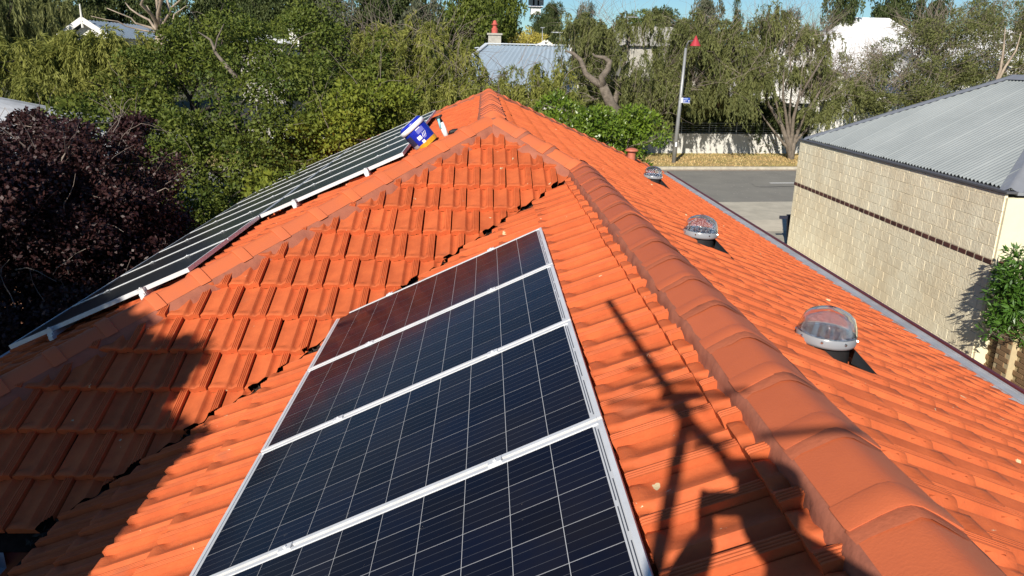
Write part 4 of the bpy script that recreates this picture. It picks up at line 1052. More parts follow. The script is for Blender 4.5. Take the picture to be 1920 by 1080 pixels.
def make_tree(name, label, cat, base, lobes, mt, kind='clump', bark=None, r0=.18, group=None, dens=1.0, L=.10, Wd=.06, twigs=0, twl=1.2, skel=True, **kw):
    e = empty(name, tuple(base), label, cat, group); bark = bark or M_bark
    if kind == 'clump': V, F, R, C = clump_leaves(lobes, dens, L, Wd, **kw)
    else: V, F, R, C = strands(lobes, dens, kw.pop('length', 1.4), L, Wd, **kw)
    link('crown', fastmesh('crown', V, F, R), mt, e)
    if skel:
        tr, li = skeleton(base, lobes, r0); tr.build('trunk', bark, e, True); li.build('limbs', bark, e, True)
    if twigs:
        tw = MB()
        for _ in range(twigs):
            c, r = lobes[random.randrange(len(lobes))]; u = Vector(unit(1)[0]); u.z = abs(u.z); s = Vector(c) + Vector((u.x * r[0], u.y * r[1], u.z * r[2])) * random.uniform(.5, 1.0)
            d = (u + Vector((0, 0, .5)) + Vector(unit(1)[0]) * .5).normalized(); p = [s]
            for i in range(4): d = (d + Vector(unit(1)[0]) * .35 + Vector((0, 0, -.12))).normalized(); p.append(p[-1] + d * twl / 4)
            rr = random.uniform(.005, .013); tw.tube(p, [rr, rr * .8, rr * .6, rr * .4, .003], 3, False)
        tw.build('twigs', M_twig, e, kind='stuff')
    return e
def lobe(u, v, Y, rx, rz, ry=None):
    p = at(u, v, Y); return ((p.x, p.y, p.z), (rx, ry or rx, rz))
def px(n, Y): return n * Y / FOC             # size in metres of n pixels at distance Y

L_plum = leaf_mat('plum_leaf', (.022, .007, .008), (.050, .020, .018), rough=.5, spec=.35, trans=.08)
L_broad = leaf_mat('broad_leaf', (.040, .072, .011), (.145, .170, .026), rough=.6, spec=.25, trans=.2)
L_broady = leaf_mat('yellow_green_leaf', (0.0938, 0.1375, 0.02), (0.25, 0.275, 0.035), rough=.62, spec=.22, trans=0.35)
L_will = leaf_mat('peppermint_leaf', (0.132, 0.156, 0.0312), (0.3, 0.3, 0.072), rough=.62, spec=.22, trans=0.35)
L_willg = leaf_mat('grey_peppermint_leaf', (0.1062, 0.1222, 0.0404), (0.209, 0.22, 0.077), rough=.62, spec=.22, trans=0.35)
L_dark = leaf_mat('dark_and_shaded_leaf', (0.0336, 0.054, 0.0168), (0.084, 0.102, 0.0312), rough=.62, spec=.22, trans=0.20)
L_grey = leaf_mat('grey_green_leaf', (0.06, 0.072, 0.0432), (0.126, 0.1344, 0.0792), rough=.62, spec=.22, trans=0.20)
L_citrus = leaf_mat('citrus_leaf', (.070, .135, .014), (.20, .28, .030), rough=.35, spec=.5, trans=.3)
L_bush = leaf_mat('bush_leaf', (.040, .11, .014), (.10, .20, .028), rough=.38, spec=.5, trans=.25)

def gh(x, y): return ground_h(x, y)
def gb(u, Y, dv=0): p = at(u, 400, Y); return (p.x, Y, gh(p.x, Y))
# --- purple-leaved plum at the left, close to the house
pl = [(190, 355, 11.3, 125, 90), (80, 335, 10.5, 110, 85), (275, 410, 11.5, 80, 85), (150, 275, 11.5, 75, 42), (20, 420, 10, 120, 120), (230, 500, 10.8, 110, 100), (110, 480, 10.2, 130, 120), (-30, 520, 9.5, 140, 140), (300, 460, 12, 60, 80), (235, 245, 12.5, 26, 20), (55, 250, 12.0, 45, 25), (165, 620, 9.5, 140, 120), (-160, 380, 9.5, 200, 180), (20, 640, 9.0, 140, 120)]
lob = [lobe(u, v, Y, px(a, Y), px(b, Y)) for u, v, Y, a, b in pl]
make_tree('plum_tree', 'purple-leaved plum tree crowding the left side beside the shaded panels', 'tree', gb(150, 10.8), lob, L_plum, L=.060, Wd=.042, csz=.20, per=40, dens=1.35, fill=.7, split=7, bark=M_bark2, r0=.12, twigs=160, twl=.6)
# --- big broadleaved trees behind it
Y = 18.5
lob = [lobe(500, 150, Y, px(75, Y), px(50, Y)), lobe(440, 230, Y - 1.5, px(80, Y), px(60, Y)), lobe(520, 250, Y - 1, px(80, Y), px(55, Y)), lobe(370, 300, Y - 1.5, px(90, Y), px(55, Y)), lobe(580, 160, Y, px(55, Y), px(48, Y)), lobe(470, 310, Y - 2, px(90, Y), px(50, Y)), lobe(310, 250, Y - .5, px(55, Y), px(45, Y)), lobe(430, 370, Y - 3, px(80, Y), px(40, Y)), lobe(560, 320, Y - 2, px(50, Y), px(45, Y))]
make_tree('broadleaf_tree', 'dense dark green broadleaf tree standing just behind the purple plum', 'tree', gb(480, Y), lob, L_broad, L=.092, Wd=.056, csz=.30, per=52, dens=.9, fill=.1, split=5, bark=M_bark2, r0=.16, twigs=8)
Y = 22.5
lob = [lobe(350, 70, Y, px(65, Y), px(42, Y)), lobe(420, 65, Y + .5, px(60, Y), px(42, Y)), lobe(330, 120, Y - 1, px(55, Y), px(45, Y)), lobe(290, 165, Y - 2, px(60, Y), px(45, Y)), lobe(400, 140, Y - 1, px(50, Y), px(40, Y)), lobe(250, 210, Y - 3, px(50, Y), px(35, Y)), lobe(470, 75, Y + 2, px(40, Y), px(30, Y)), lobe(480, 120, Y, px(50, Y), px(32, Y)), lobe(530, 120, Y, px(45, Y), px(32, Y))]
make_tree('broadleaf_tree', 'taller mid green broadleaf tree with a bare pale branch, left of the picture centre', 'tree', gb(380, Y), lob, L_broad, L=.10, Wd=.058, csz=.32, per=52, dens=.85, fill=.1, split=5, bark=M_bark2, r0=.15, twigs=14)
mb = MB(); mb.tube([at(455, 160, Y - 3.4), at(430, 130, Y - 3.3), at(405, 100, Y - 3.0), at(395, 75, Y - 2.8), at(372, 60, Y - 2.4)], [.06, .05, .038, .028, .012], 7)
mb.tube([at(402, 98, Y - 3), at(408, 70, Y - 3), at(420, 45, Y - 2.8)], [.028, .018, .01], 5); mb.build('bare_branch', M_bark, [o for o in COL.objects if o.name == 'broadleaf_tree.001'][0], True)
Y = 18
lob = [lobe(700, 180, Y, px(60, Y), px(40, Y)), lobe(640, 200, Y - .5, px(55, Y), px(42, Y)), lobe(740, 190, Y + .5, px(40, Y), px(30, Y)), lobe(660, 260, Y - 1, px(60, Y), px(40, Y)), lobe(600, 270, Y - 1, px(60, Y), px(45, Y)), lobe(720, 240, Y, px(45, Y), px(35, Y)), lobe(520, 380, Y - 5, px(55, Y), px(35, Y))]
make_tree('yellow_green_tree', 'bright yellowish green leafy tree right behind the left solar panels', 'tree', gb(650, Y), lob, L_broady, L=.10, Wd=.06, csz=.28, per=44, dens=.75, fill=.1, split=5, bark=M_bark2, r0=.12, twigs=14)
Y = 26
lob = [lobe(690, 120, Y, px(55, Y), px(50, Y)), lobe(600, 120, Y - 1, px(50, Y), px(60, Y)), lobe(560, 65, Y + 1, px(55, Y), px(40, Y)), lobe(600, 50, Y + 1.2, px(50, Y), px(35, Y)), lobe(610, 190, Y - 2, px(50, Y), px(40, Y))]
make_tree('broadleaf_tree', 'dark green tree beside the white chimney', 'tree', gb(590, Y), lob, L_broad, L=.11, Wd=.065, csz=.36, per=52, dens=.85, fill=.1, split=5, bark=M_bark2, r0=.13)
# --- weeping peppermint trees
Y = 22
lob = [lobe(60, 120, Y, px(90, Y), px(60, Y)), lobe(150, 95, Y + .5, px(80, Y), px(48, Y)), lobe(0, 170, Y - 1, px(70, Y), px(60, Y)), lobe(200, 110, Y + .5, px(70, Y), px(55, Y)), lobe(210, 170, Y - 1, px(60, Y), px(45, Y)), lobe(-60, 120, Y, px(80, Y), px(60, Y)), lobe(90, 190, Y - 1.5, px(70, Y), px(40, Y))]
make_tree('weeping_tree', 'yellow green weeping tree at the far left above the purple plum', 'tree', gb(120, Y), lob, L_will, 'strand', dens=17, L=.15, Wd=.030, length=1.3, bark=M_bark2, r0=.28)
Y = 23
lob = [lobe(255, 110, Y - .5, px(55, Y), px(42, Y)), lobe(235, 150, Y - 1.5, px(45, Y), px(40, Y)), lobe(300, 110, Y, px(40, Y), px(40, Y)), lobe(225, 100, Y, px(60, Y), px(26, Y))]
make_tree('weeping_tree', 'smaller yellow weeping tree right of the small white gable', 'tree', gb(255, Y), lob, L_will, 'strand', dens=18, L=.15, Wd=.030, length=1.2, bark=M_bark2, r0=.16)
Y = 28
lob = [lobe(690, 95, Y, px(70, Y), px(45, Y)), lobe(760, 90, Y, px(70, Y), px(55, Y)), lobe(820, 105, Y + .5, px(60, Y), px(50, Y)), lobe(700, 160, Y - 1, px(80, Y), px(45, Y)), lobe(790, 165, Y - 1, px(80, Y), px(45, Y)), lobe(860, 160, Y - 1, px(60, Y), px(45, Y)), lobe(640, 110, Y, px(40, Y), px(45, Y)), lobe(740, 215, Y - 2, px(80, Y), px(45, Y)), lobe(830, 225, Y - 2, px(70, Y), px(40, Y))]
make_tree('weeping_tree', 'broad olive green weeping tree behind the bucket, left of the grey metal roof', 'tree', gb(760, Y), lob, L_will, 'strand', dens=13, L=.17, Wd=.034, length=1.5, bark=M_bark, r0=.3, twigs=260, twl=1.6)
Y = 27
lob = [lobe(900, 170, Y, px(60, Y), px(38, Y)), lobe(965, 160, Y, px(55, Y), px(38, Y)), lobe(1030, 165, Y + .5, px(50, Y), px(42, Y)), lobe(1000, 200, Y - 1, px(60, Y), px(38, Y)), lobe(920, 210, Y - 1, px(70, Y), px(35, Y))]
make_tree('weeping_tree', 'low weeping tree right behind the peak of the tiled roof', 'tree', gb(950, Y), lob, L_will, 'strand', dens=14, L=.16, Wd=.032, length=1.2, bark=M_bark, r0=.16, twigs=60)
Y = 41.0
lob = [lobe(1180, 60, Y, px(75, Y), px(50, Y)), lobe(1120, 90, Y + 1, px(55, Y), px(60, Y)), lobe(1100, 50, Y + 3, px(50, Y), px(40, Y)), lobe(1210, 130, Y - 1, px(70, Y), px(50, Y)), lobe(1090, 140, Y, px(40, Y), px(45, Y)), lobe(1180, 190, Y - 1.5, px(70, Y), px(45, Y)), lobe(1240, 180, Y - .5, px(40, Y), px(45, Y)), lobe(1130, 165, Y + .5, px(30, Y), px(40, Y)), lobe(1228, 215, 39.6, px(34, Y), px(24, Y)), lobe(1240, 165, 40, px(30, Y), px(30, Y))]
lob = [(c, (r[0], min(r[1], 1.0), r[2])) for c, r in lob]
wt = make_tree('weeping_tree', 'large weeping tree with a crooked pale trunk, left of the street lamp', 'tree', gb(1165, Y), lob, L_willg, 'strand', dens=7.5, L=.20, Wd=.040, length=1.7, bark=M_bark, r0=.1, twigs=300, twl=2.0, skel=False)
mb = MB(); b0 = Vector(gb(1165, Y)); mb.tube([b0, at(1160, 215, Y - 2), at(1145, 195, Y - 2.2), at(1130, 160, Y - 2.5)], [.38, .30, .26, .22], 10)
mb.tube([at(1131, 162, Y - 2.5), at(1112, 150, Y - 2.4), at(1098, 138, Y - 2.2), at(1088, 112, Y - 2.2), at(1075, 100, Y - 2.2), at(1060, 95, Y - 2)], [.20, .16, .13, .12, .08, .04], 8)
mb.tube([at(1131, 162, Y - 2.5), at(1128, 145, Y - 2.6), at(1140, 130, Y - 2.6), at(1143, 115, Y - 2.5), at(1132, 108, Y - 2.5), at(1115, 105, Y - 2.5), at(1111, 100, Y - 2.5)], [.20, .17, .16, .13, .10, .06, .04], 8)
mb.tube([at(1150, 200, Y - 2), at(1160, 165, Y - 1), at(1170, 120, Y), at(1180, 70, Y)], [.16, .13, .1, .05], 8)
mb.build('trunk', M_bark, wt, True)
Y = 41.0
lob = [lobe(1330, 75, Y, px(60, Y), px(45, Y)), lobe(1400, 60, Y + 1, px(60, Y), px(40, Y)), lobe(1340, 118, Y, px(62, Y), px(42, Y)), lobe(1300, 110, Y, px(35, Y), px(50, Y)), lobe(1410, 120, Y + 1, px(50, Y), px(55, Y)), lobe(1290, 60, Y + 1.5, px(35, Y), px(30, Y)), lobe(1375, 135, Y - .2, px(40, Y), px(35, Y)), lobe(1275, 115, Y + 1, px(25, Y), px(40, Y)), lobe(1345, 172, 39.8, px(52, Y), px(26, Y)), lobe(1405, 160, 39.9, px(28, Y), px(30, Y)), lobe(1290, 165, 40, px(26, Y), px(22, Y))]
lob = [(c, (r[0], min(r[1], 1.0), r[2])) for c, r in lob]
make_tree('weeping_tree', 'weeping tree hanging over the white street wall, right of the street lamp', 'tree', gb(1365, nw + 4), lob, L_willg, 'strand', dens=7.5, L=.20, Wd=.042, length=1.9, bark=M_bark, r0=.2, twigs=260, twl=1.8)
# multi-stemmed tree on the verge
bs = at_ground(1481, 298, .12)
lob = [lobe(1480, 75, 42.5, px(55, 42), px(40, 42)), lobe(1535, 125, 42, px(50, 42), px(40, 42)), lobe(1450, 130, 41, px(45, 42), px(45, 42)), lobe(1520, 200, 41, px(50, 42), px(45, 42)), lobe(1530, 75, 43, px(40, 42), px(30, 42)), lobe(1570, 160, 42.5, px(50, 42), px(40, 42)), lobe(1440, 60, 43, px(40, 42), px(30, 42)), lobe(1500, 145, 42.5, px(40, 42), px(35, 42))]
mt_ = make_tree('multi_stemmed_tree', 'spreading multi-stemmed tree growing on the dry verge in front of the white wall', 'tree', tuple(bs), lob, L_willg, 'strand', dens=5.0, L=.20, Wd=.042, length=1.3, twigs=700, twl=1.8, skel=False)
mb = MB()
for (pts_, r) in ((((1478, 270), (1465, 235), (1440, 195), (1425, 130), (1400, 70)), .13), (((1480, 265), (1475, 225), (1468, 180), (1470, 120)), .12), (((1484, 262), (1488, 220), (1500, 175), (1505, 120)), .12), (((1488, 268), (1500, 235), (1520, 200), (1550, 150), (1590, 110)), .12), (((1475, 275), (1460, 258), (1435, 225), (1415, 195)), .08), (((1486, 262), (1480, 215), (1485, 160), (1480, 100)), .09), (((1490, 268), (1515, 240), (1540, 215), (1560, 200)), .08), (((1500, 180), (1530, 130), (1560, 80)), .07), (((1466, 235), (1445, 150), (1435, 100)), .06)):
    P_ = [bs + Vector((random.gauss(0, .1), random.gauss(0, .1), -.1))] if r > .075 else []
    P_ += [at(u, v, bs.y + i * .25 * random.choice((-1, 1))) for i, (u, v) in enumerate(pts_)]
    mb.tube(P_, list(np.linspace(r * 1.25, r * .22, len(P_))), 7)
mb.build('stem', M_bark, mt_, True)
# right-hand group behind the corrugated roof
Y = 47
lob = [lobe(1725, 70, Y, px(50, Y), px(40, Y)), lobe(1760, 60, Y + 1, px(55, Y), px(45, Y)), lobe(1668, 125, Y - 1, px(40, Y), px(34, Y)), lobe(1720, 130, Y, px(55, Y), px(45, Y)), lobe(1690, 190, Y - 2, px(70, Y), px(35, Y)), lobe(1640, 180, Y - 3, px(40, Y), px(35, Y)), lobe(1780, 130, Y, px(50, Y), px(40, Y))]
make_tree('grey_green_tree', 'loose grey green tree with bare limbs above the middle of the corrugated roof', 'tree', gb(1710, Y), lob, L_willg, L=.16, Wd=.065, csz=.42, per=42, dens=.9, fill=.3, split=6, r0=.22, twigs=500, twl=2.0)
Y = 50
lob = [lobe(1860, 50, Y, px(60, Y), px(45, Y)), lobe(1920, 60, Y + 1, px(60, Y), px(45, Y)), lobe(1830, 90, Y - 1, px(40, Y), px(40, Y)), lobe(1900, 120, Y, px(40, Y), px(45, Y)), lobe(1850, 140, Y - 2, px(60, Y), px(30, Y)), lobe(1980, 90, Y, px(60, Y), px(60, Y))]
rt_ = make_tree('grey_green_tree', 'tree with two pale forked stems at the right edge above the corrugated roof peak', 'tree', gb(1870, Y), lob, L_willg, L=.16, Wd=.065, csz=.42, per=42, dens=.85, fill=.3, split=6, r0=.2, twigs=400, twl=2.0)
mb = MB(); mb.tube([at(1862, 170, 44), at(1876, 130, 44), at(1882, 90, 44), at(1885, 50, 44)], [.11, .08, .05, .02], 7); mb.tube([at(1864, 165, 44), at(1885, 125, 44), at(1905, 95, 44), at(1915, 60, 44)], [.10, .07, .05, .02], 7)
mb.tube([at(1862, 170, 44), Vector((at(1862, 170, 44).x, 44, gh(20, 44)))], [.17, .2], 7); mb.build('pale_stem', M_gum, rt_, True)
Y = 49
lob = [lobe(1600, 135, Y, px(40, Y), px(32, Y)), lobe(1570, 185, Y - 1, px(45, Y), px(35, Y)), lobe(1630, 175, Y, px(35, Y), px(35, Y)), lobe(1545, 140, Y, px(25, Y), px(30, Y)), lobe(1640, 110, Y + 1, px(22, Y), px(24, Y))]
make_tree('grey_green_tree', 'smaller grey green tree in front of the white houses, right of the verge tree', 'tree', gb(1595, Y), lob, L_willg, L=.16, Wd=.065, csz=.38, per=34, dens=.65, fill=.2, split=6, r0=.14, twigs=350, twl=1.6)
# citrus-like shrub behind the far right hip
Y = 20.5
lob = [lobe(1130, 235, Y, px(75, Y), px(40, Y)), lobe(1060, 205, Y + .5, px(50, Y), px(30, Y)), lobe(1180, 260, Y - .5, px(60, Y), px(40, Y)), lobe(1080, 250, Y - 1, px(60, Y), px(40, Y)), lobe(1195, 225, Y, px(35, Y), px(25, Y)), lobe(1120, 290, Y - .8, px(70, Y), px(35, Y)), lobe(1190, 300, Y - .2, px(45, Y), px(30, Y))]
make_tree('citrus_bush', 'glossy bright green shrub just beyond the far right hip of the tiled roof', 'shrub', gb(1130, Y), lob, L_citrus, L=.12, Wd=.055, csz=.22, per=30, dens=.8, fill=.3, split=5, r0=.08, twigs=0)
# leafy bush on the brick fence
bY = 10.95
lob = [lobe(1905, 515, bY, .28, .24, .25), lobe(1890, 560, bY, .26, .22, .25), lobe(1935, 560, bY, .35, .35, .3), lobe(1885, 602, bY, .20, .14, .18), lobe(1862, 618, bY, .13, .07, .12), lobe(1945, 620, bY, .3, .22, .25), lobe(1912, 478, bY, .12, .08, .12), lobe(1990, 560, bY - .1, .4, .45, .35)]
make_tree('leafy_bush', 'leafy green bush overhanging the brown brick wall at the right edge', 'shrub', (8.9, 10.9, 0), lob, L_bush, L=.12, Wd=.034, csz=.10, per=16, dens=.9, fill=.5, r0=.025, bark=M_bark)
# small seedling behind the far skylight
# --- far trees: shared crowns, each tree its own object
def proto(kind, seed):
    global rng
    lobes_ = []
    for i in range(9):
        a = random.uniform(0, 6.28); r = random.uniform(0, .62); z = random.uniform(-.1, .75)
        lobes_.append(((r * math.cos(a) * 2.4, r * math.sin(a) * 2.4, 3.2 + z * 2.6), (1.3 * random.uniform(.7, 1.1), 1.3, 1.0)))
    if kind == 'round': V, F, R, _ = clump_leaves(lobes_, .8, .20, .12, csz=.42, per=34, fill=.3)
    elif kind == 'pine':
        lobes_ = [((random.gauss(0, .5), random.gauss(0, .5), 2 + i * .8), (1.9 - i * .26, 1.9 - i * .26, .45)) for i in range(6)]
        V, F, R, _ = clump_leaves(lobes_, .9, .26, .07, csz=.35, per=34, fill=.3)
    elif kind == 'gum': V, F, R, _ = clump_leaves([((c[0] * 1.2, c[1] * 1.2, c[2] + 1.6), (r[0] * .8, r[1] * .8, r[2] * .6)) for c, r in lobes_[:7]], .6, .24, .07, csz=.38, per=30, fill=.2, droop=.5)
    else: V, F, R, _ = strands(lobes_[:7], 4.5, 1.5, .26, .055, per_m=20)
    tr, li = skeleton((0, 0, 0), lobes_, .17 if kind != 'gum' else .14)
    return fastmesh('far_crown', V, F, R), tr.mesh('far_trunk', True), li.mesh('far_limbs', True)
protos = {}
for k_ in ('round', 'pine', 'gum', 'weep', 'round2'): protos[k_] = proto(k_.rstrip('2'), 1)
vmeshes = {}
def far_tree(u, vtop, Y, wpx, kind, leafm, label, bark=None, group='trees on the rise beyond the houses', vbase=None):
    bark = bark or M_bark2; key = (kind, leafm.name)
    cm, tm, lm = protos[kind]
    for x in (cm, tm, lm):
        if not x.materials: x.materials.append(None)
    x, y, z = gb(u, Y); ht = at(u, vtop, Y).z - z
    sz = ht / (6.1 if kind != 'gum' else 7.4); sx = px(wpx, Y) / 3.3
    M = Matrix.Translation((x, y, z)) @ Matrix.Rotation(random.uniform(0, 6.28), 4, 'Z') @ Matrix.Diagonal((sx, sx, sz, 1))
    e = bpy.data.objects.new('far_tree', None); COL.objects.link(e); e.matrix_basis = M; e.empty_display_size = .1; tag(e, label, 'tree', group)
    for nm_, x, mt_x in (('crown', cm, leafm), ('trunk', tm, bark), ('limbs', lm, bark)):
        o = link(nm_, x, None, e, M); o.material_slots[0].link = 'OBJECT'; o.material_slots[0].material = mt_x
FT = [
 (-20, -60, 48, 90, 'round', L_broad, 'tall green tree in the top left corner'), (110, -70, 56, 90, 'round2', L_dark, 'tall dark tree behind the small white gable'), (250, -70, 64, 90, 'round', L_dark, 'tall dark tree left of the pale branching trunk'),
 (480, -70, 74, 90, 'round2', L_dark, 'tallest dark tree at the top edge, left half'), (600, -60, 76, 80, 'round', L_dark, 'tall tree behind the dull dark one at the top'), (750, -60, 74, 80, 'round2', L_dark, 'tall dark tree at the top edge, above the bucket'), (900, -55, 78, 60, 'round', L_dark, 'tall dark tree at the top edge behind the chimney pot'),  # u, top v, distance, half width px, kind, leaf, label
 (60, -30, 40, 110, 'weep', L_willg, 'grey green feathery tree filling the top left corner'),
 (180, -15, 44, 80, 'weep', L_willg, 'feathery tree behind the small white gable, left of the pale branching trunk'),
 (-60, 0, 38, 90, 'round', L_broad, 'broad green tree at the left border of the picture'),
 (430, -30, 62, 70, 'round', L_dark, 'dark tree at the top edge, above the bare pale branch'),
 (520, -25, 66, 70, 'round2', L_dark, 'dark tree at the top edge, left of the white chimney'),
 (640, -20, 58, 60, 'round', L_grey, 'dull dark tree at the top edge, right of the white chimney'),
 (700, -30, 62, 55, 'round2', L_dark, 'dark spreading tree at the top edge above the olive weeping tree'),
 (790, -5, 52, 60, 'round', L_grey, 'rounded blue grey tree near the top, above the bucket'),
 (870, -40, 56, 75, 'round2', L_broad, 'tall dense green tree behind the red chimney pot'),
 (940, -25, 60, 55, 'round', L_broad, 'dense tree right of the red chimney pot, reaching the top edge'),
 (1015, 38, 66, 40, 'round2', L_dark, 'mid distance tree below the domed hilltop tree'),
 (1004, 24, 112, 26, 'round2', L_dark, 'low tree in front of the tiny white skyline house'),
 (1020, 2, 125, 34, 'round', L_dark, 'dome shaped tree on the skyline between two patches of sky'),
 (1085, -5, 75, 38, 'gum', L_grey, 'grey feathery tree right of the first patch of sky'),
 (1220, 12, 90, 50, 'round', L_dark, 'low skyline tree behind the television aerial'),
 (1170, 20, 80, 45, 'round2', L_broad, 'green tree behind the top of the weeping tree by the lamp'),
 (1290, -12, 70, 42, 'round', L_grey, 'dark gum-like tree just left of the second patch of sky'),
 (1345, 8, 74, 30, 'pine', L_dark, 'small pointed pine on the skyline above the street lamp'),
 (1440, 5, 72, 34, 'gum', L_grey, 'open feathery pine against the sky, right of the lamp'),
 (1400, 28, 64, 44, 'round2', L_broad, 'green tree between the skyline pines and the weeping tree'),
 (1530, -30, 66, 50, 'round', L_dark, 'tall dark tree behind the left end of the big white roof'),
 (1620, -40, 76, 60, 'round2', L_dark, 'tall dark tree standing behind the big white roof'),
 (1690, -10, 80, 45, 'round', L_dark, 'dark tree just right of the big white roof'),
 (1775, 0, 74, 38, 'round2', L_grey, 'tree between the last two patches of sky at the upper right'),
 (1860, -10, 72, 55, 'round', L_broad, 'dark green tree at the top right'),
 (1950, -20, 60, 70, 'round2', L_broad, 'broad tree at the right border of the picture'),
 (1480, 45, 60, 45, 'round', L_broad, 'olive tree below the small white chimney at the upper right'),
 (1255, 60, 56, 50, 'weep', L_willg, 'grey twiggy tree behind the top of the lamp post'),
 (1590, 150, 58, 40, 'round', L_dark, 'dark shrub-like tree below the white house'),
 (560, 20, 48, 50, 'round2', L_broad, 'green tree behind the white chimney'),
 (330, -20, 60, 70, 'round', L_dark, 'dark tree behind the pale branching trunk at the top left'),
]
for f in FT: far_tree(*f)
# pale, many-branched gum trunk at the top left
g = empty('branching_gum', gb(300, 44), 'pale trunked gum with many spreading branches at the top left', 'tree'); mb = MB(); b = Vector(gb(320, 44)); f0 = at(300, 62, 44)
mb.tube([b, (b + f0) / 2, f0], [.42, .34, .24], 9)
for u, v, r in ((262, -25, .20), (285, -40, .24), (305, -40, .26), (325, -40, .2), (345, -20, .14), (235, 5, .14), (200, 15, .1), (275, 10, .12), (170, 30, .08), (350, 10, .1)):
    e_ = at(u, v, 44 + random.gauss(0, 1)); mb.tube(wob(f0, e_, 5, .08), list(np.linspace(r * .62, r * .2, 6)), 7)
mb.build('trunk', M_gum, g, True)
# low hedges and shrubs that close the gaps nearer in, one thing each
def shrub(u, v, Y, w, h, leafm, label, per=34):
    p = at(u, v, Y); b = (p.x, Y, gh(p.x, Y)); H_ = p.z - b[2]
    lob = [((p.x + random.uniform(-.6, .6) * w, Y + random.uniform(-.5, .5) * w * .6, b[2] + (H_ - h * .5) * f), (w * .55, w * .5, max(h * .5, H_ * .22))) for f in (1, .97, .9, .7, .45, .25)]
    make_tree('garden_shrub', label, 'shrub', b, lob, leafm, L=.13 * (Y / 24) ** .6, Wd=.07, csz=.34, per=per, dens=.9, fill=.3, r0=.08, group='shrubs in the gardens behind')
for a in ((1300, 190, 44.8, 3.0, 2.0, L_dark, 'shade-dark hedge-like shrub behind the rail fence, left part'), (1390, 195, 45.2, 3.2, 2.2, L_dark, 'shade-dark shrub behind the rail fence, middle part'), (1460, 190, 45.6, 3.0, 2.0, L_dark, 'shade-dark shrub behind the rail fence at the verge tree'), (1245, 185, 45, 2.6, 2.4, L_dark, 'shade-dark shrub behind the left end of the street wall'),  # shade under the street trees is put into these dark leaf colours
          (1560, 215, 46, 2.8, 2.2, L_dark, 'dark shrub right of the verge tree, above the block wall'), (1640, 215, 45, 2.8, 1.6, L_grey, 'grey shrub just above the lower end of the corrugated roof'), (1600, 235, 47.5, 2.6, 1.6, L_dark, 'dark low shrub behind the white garden wall at the right'),
          (995, 78, 60, 2.6, 1.4, leaf_mat('yellow_leaf', (.35, .33, .06), (.55, .45, .10), trans=.3), 'yellow leaved shrub behind the grey metal roof ridge'), (880, 95, 50, 3.0, 3.0, L_dark, 'dark tree mass left of the grey metal roof'),
          (350, 420, 15.5, 1.8, 1.6, L_broad, 'green shrub low down between the plum and the left panels'), (440, 345, 17, 2.2, 1.6, L_broad, 'green shrub behind the far end of the left panels'), (640, 275, 20, 2.0, 1.6, L_broady, 'yellow green shrub just behind the far left hip'), (730, 250, 21, 2.0, 1.6, L_will, 'olive shrub behind the hip, left of the bucket'), (200, 215, 17, 1.5, 1.2, L_broad, 'green shrub between the plum and the far left weeping tree'),
          (850, 235, 22, 2.2, 1.4, L_will, 'olive shrub behind the hip, right of the bucket'), (500, 350, 18.5, 2, 1.4, L_dark, 'dark shrub behind the pair of panels beyond the hip'), (960, 215, 24, 2.2, 1.4, L_will, 'olive shrub hidden behind the roof peak'), (120, 210, 20, 2.4, 1.2, L_broad, 'dark green shrub under the far left weeping tree'),
          (1060, 150, 48, 3.4, 2.0, L_dark, 'dark shrub under the grey metal roof, right end'), (1150, 150, 46, 3.6, 2.6, L_dark, 'dark shrub behind the crooked trunk')): shrub(*a)
# distant wooded rise, one mass
lob = []
for i in range(150):
    u = random.uniform(-350, 2250); Y = random.uniform(85, 190); p = at(u, 0, Y); z = gh(p.x, Y); h = random.uniform(2.6, 4.3)
    h *= 1.7 if u < 960 else 1.0
    lob.append(((p.x, Y, z + h * .55), (random.uniform(3, 5.5), 3.5, h * .62)))
V, F, R, C = clump_leaves(lob, .22, .55, .36, csz=1.0, per=26, fill=.15); link('distant_woodland', fastmesh('distant_woodland', V, F, R), L_dark, kind='stuff')

# ------------------------------------------------------------ houses beyond
M_wsheet = mat('pale_zinc_roof', (.50, .55, .60), rough=.5, vary=.12, vscale=1.5); M_bsheet = mat('blue_grey_roof', (.29, .36, .43), rough=.55, vary=.12, vscale=.6)
M_wroof = mat('white_roof', (.80, .80, .80), rough=.6, vary=.06, vscale=.5); M_wwall = mat('white_weatherboard', (.72, .71, .67), rough=.8, vary=.1, vscale=2); M_redb = mat('red_chimney', (.50, .10, .075), rough=.8, vary=.3, vscale=6)
M_win = mat('window_glass', (.02, .025, .03), rough=.1, spec=.6); M_stone = mat('pale_masonry', (.42, .40, .35), rough=.9, vary=.3, vscale=4)
def corr(mb, a, b, c, d, wl, amp):
    """corrugated sheet: eave a->b, ridge d->c; ribs run up the slope"""
    a, b, c, d = map(Vector, (a, b, c, d)); n = max(8, int((b - a).length / wl) * 4); nn = (b - a).cross(d - a).normalized(); vs = []
    for i in range(n + 1):
        f = i / n; o = nn * amp * math.cos(2 * math.pi * i / 4)
        vs += [a.lerp(b, f) + o, d.lerp(c, f) + o]
    mb.add(vs, [(2 * i, 2 * i + 2, 2 * i + 3, 2 * i + 1) for i in range(n)])
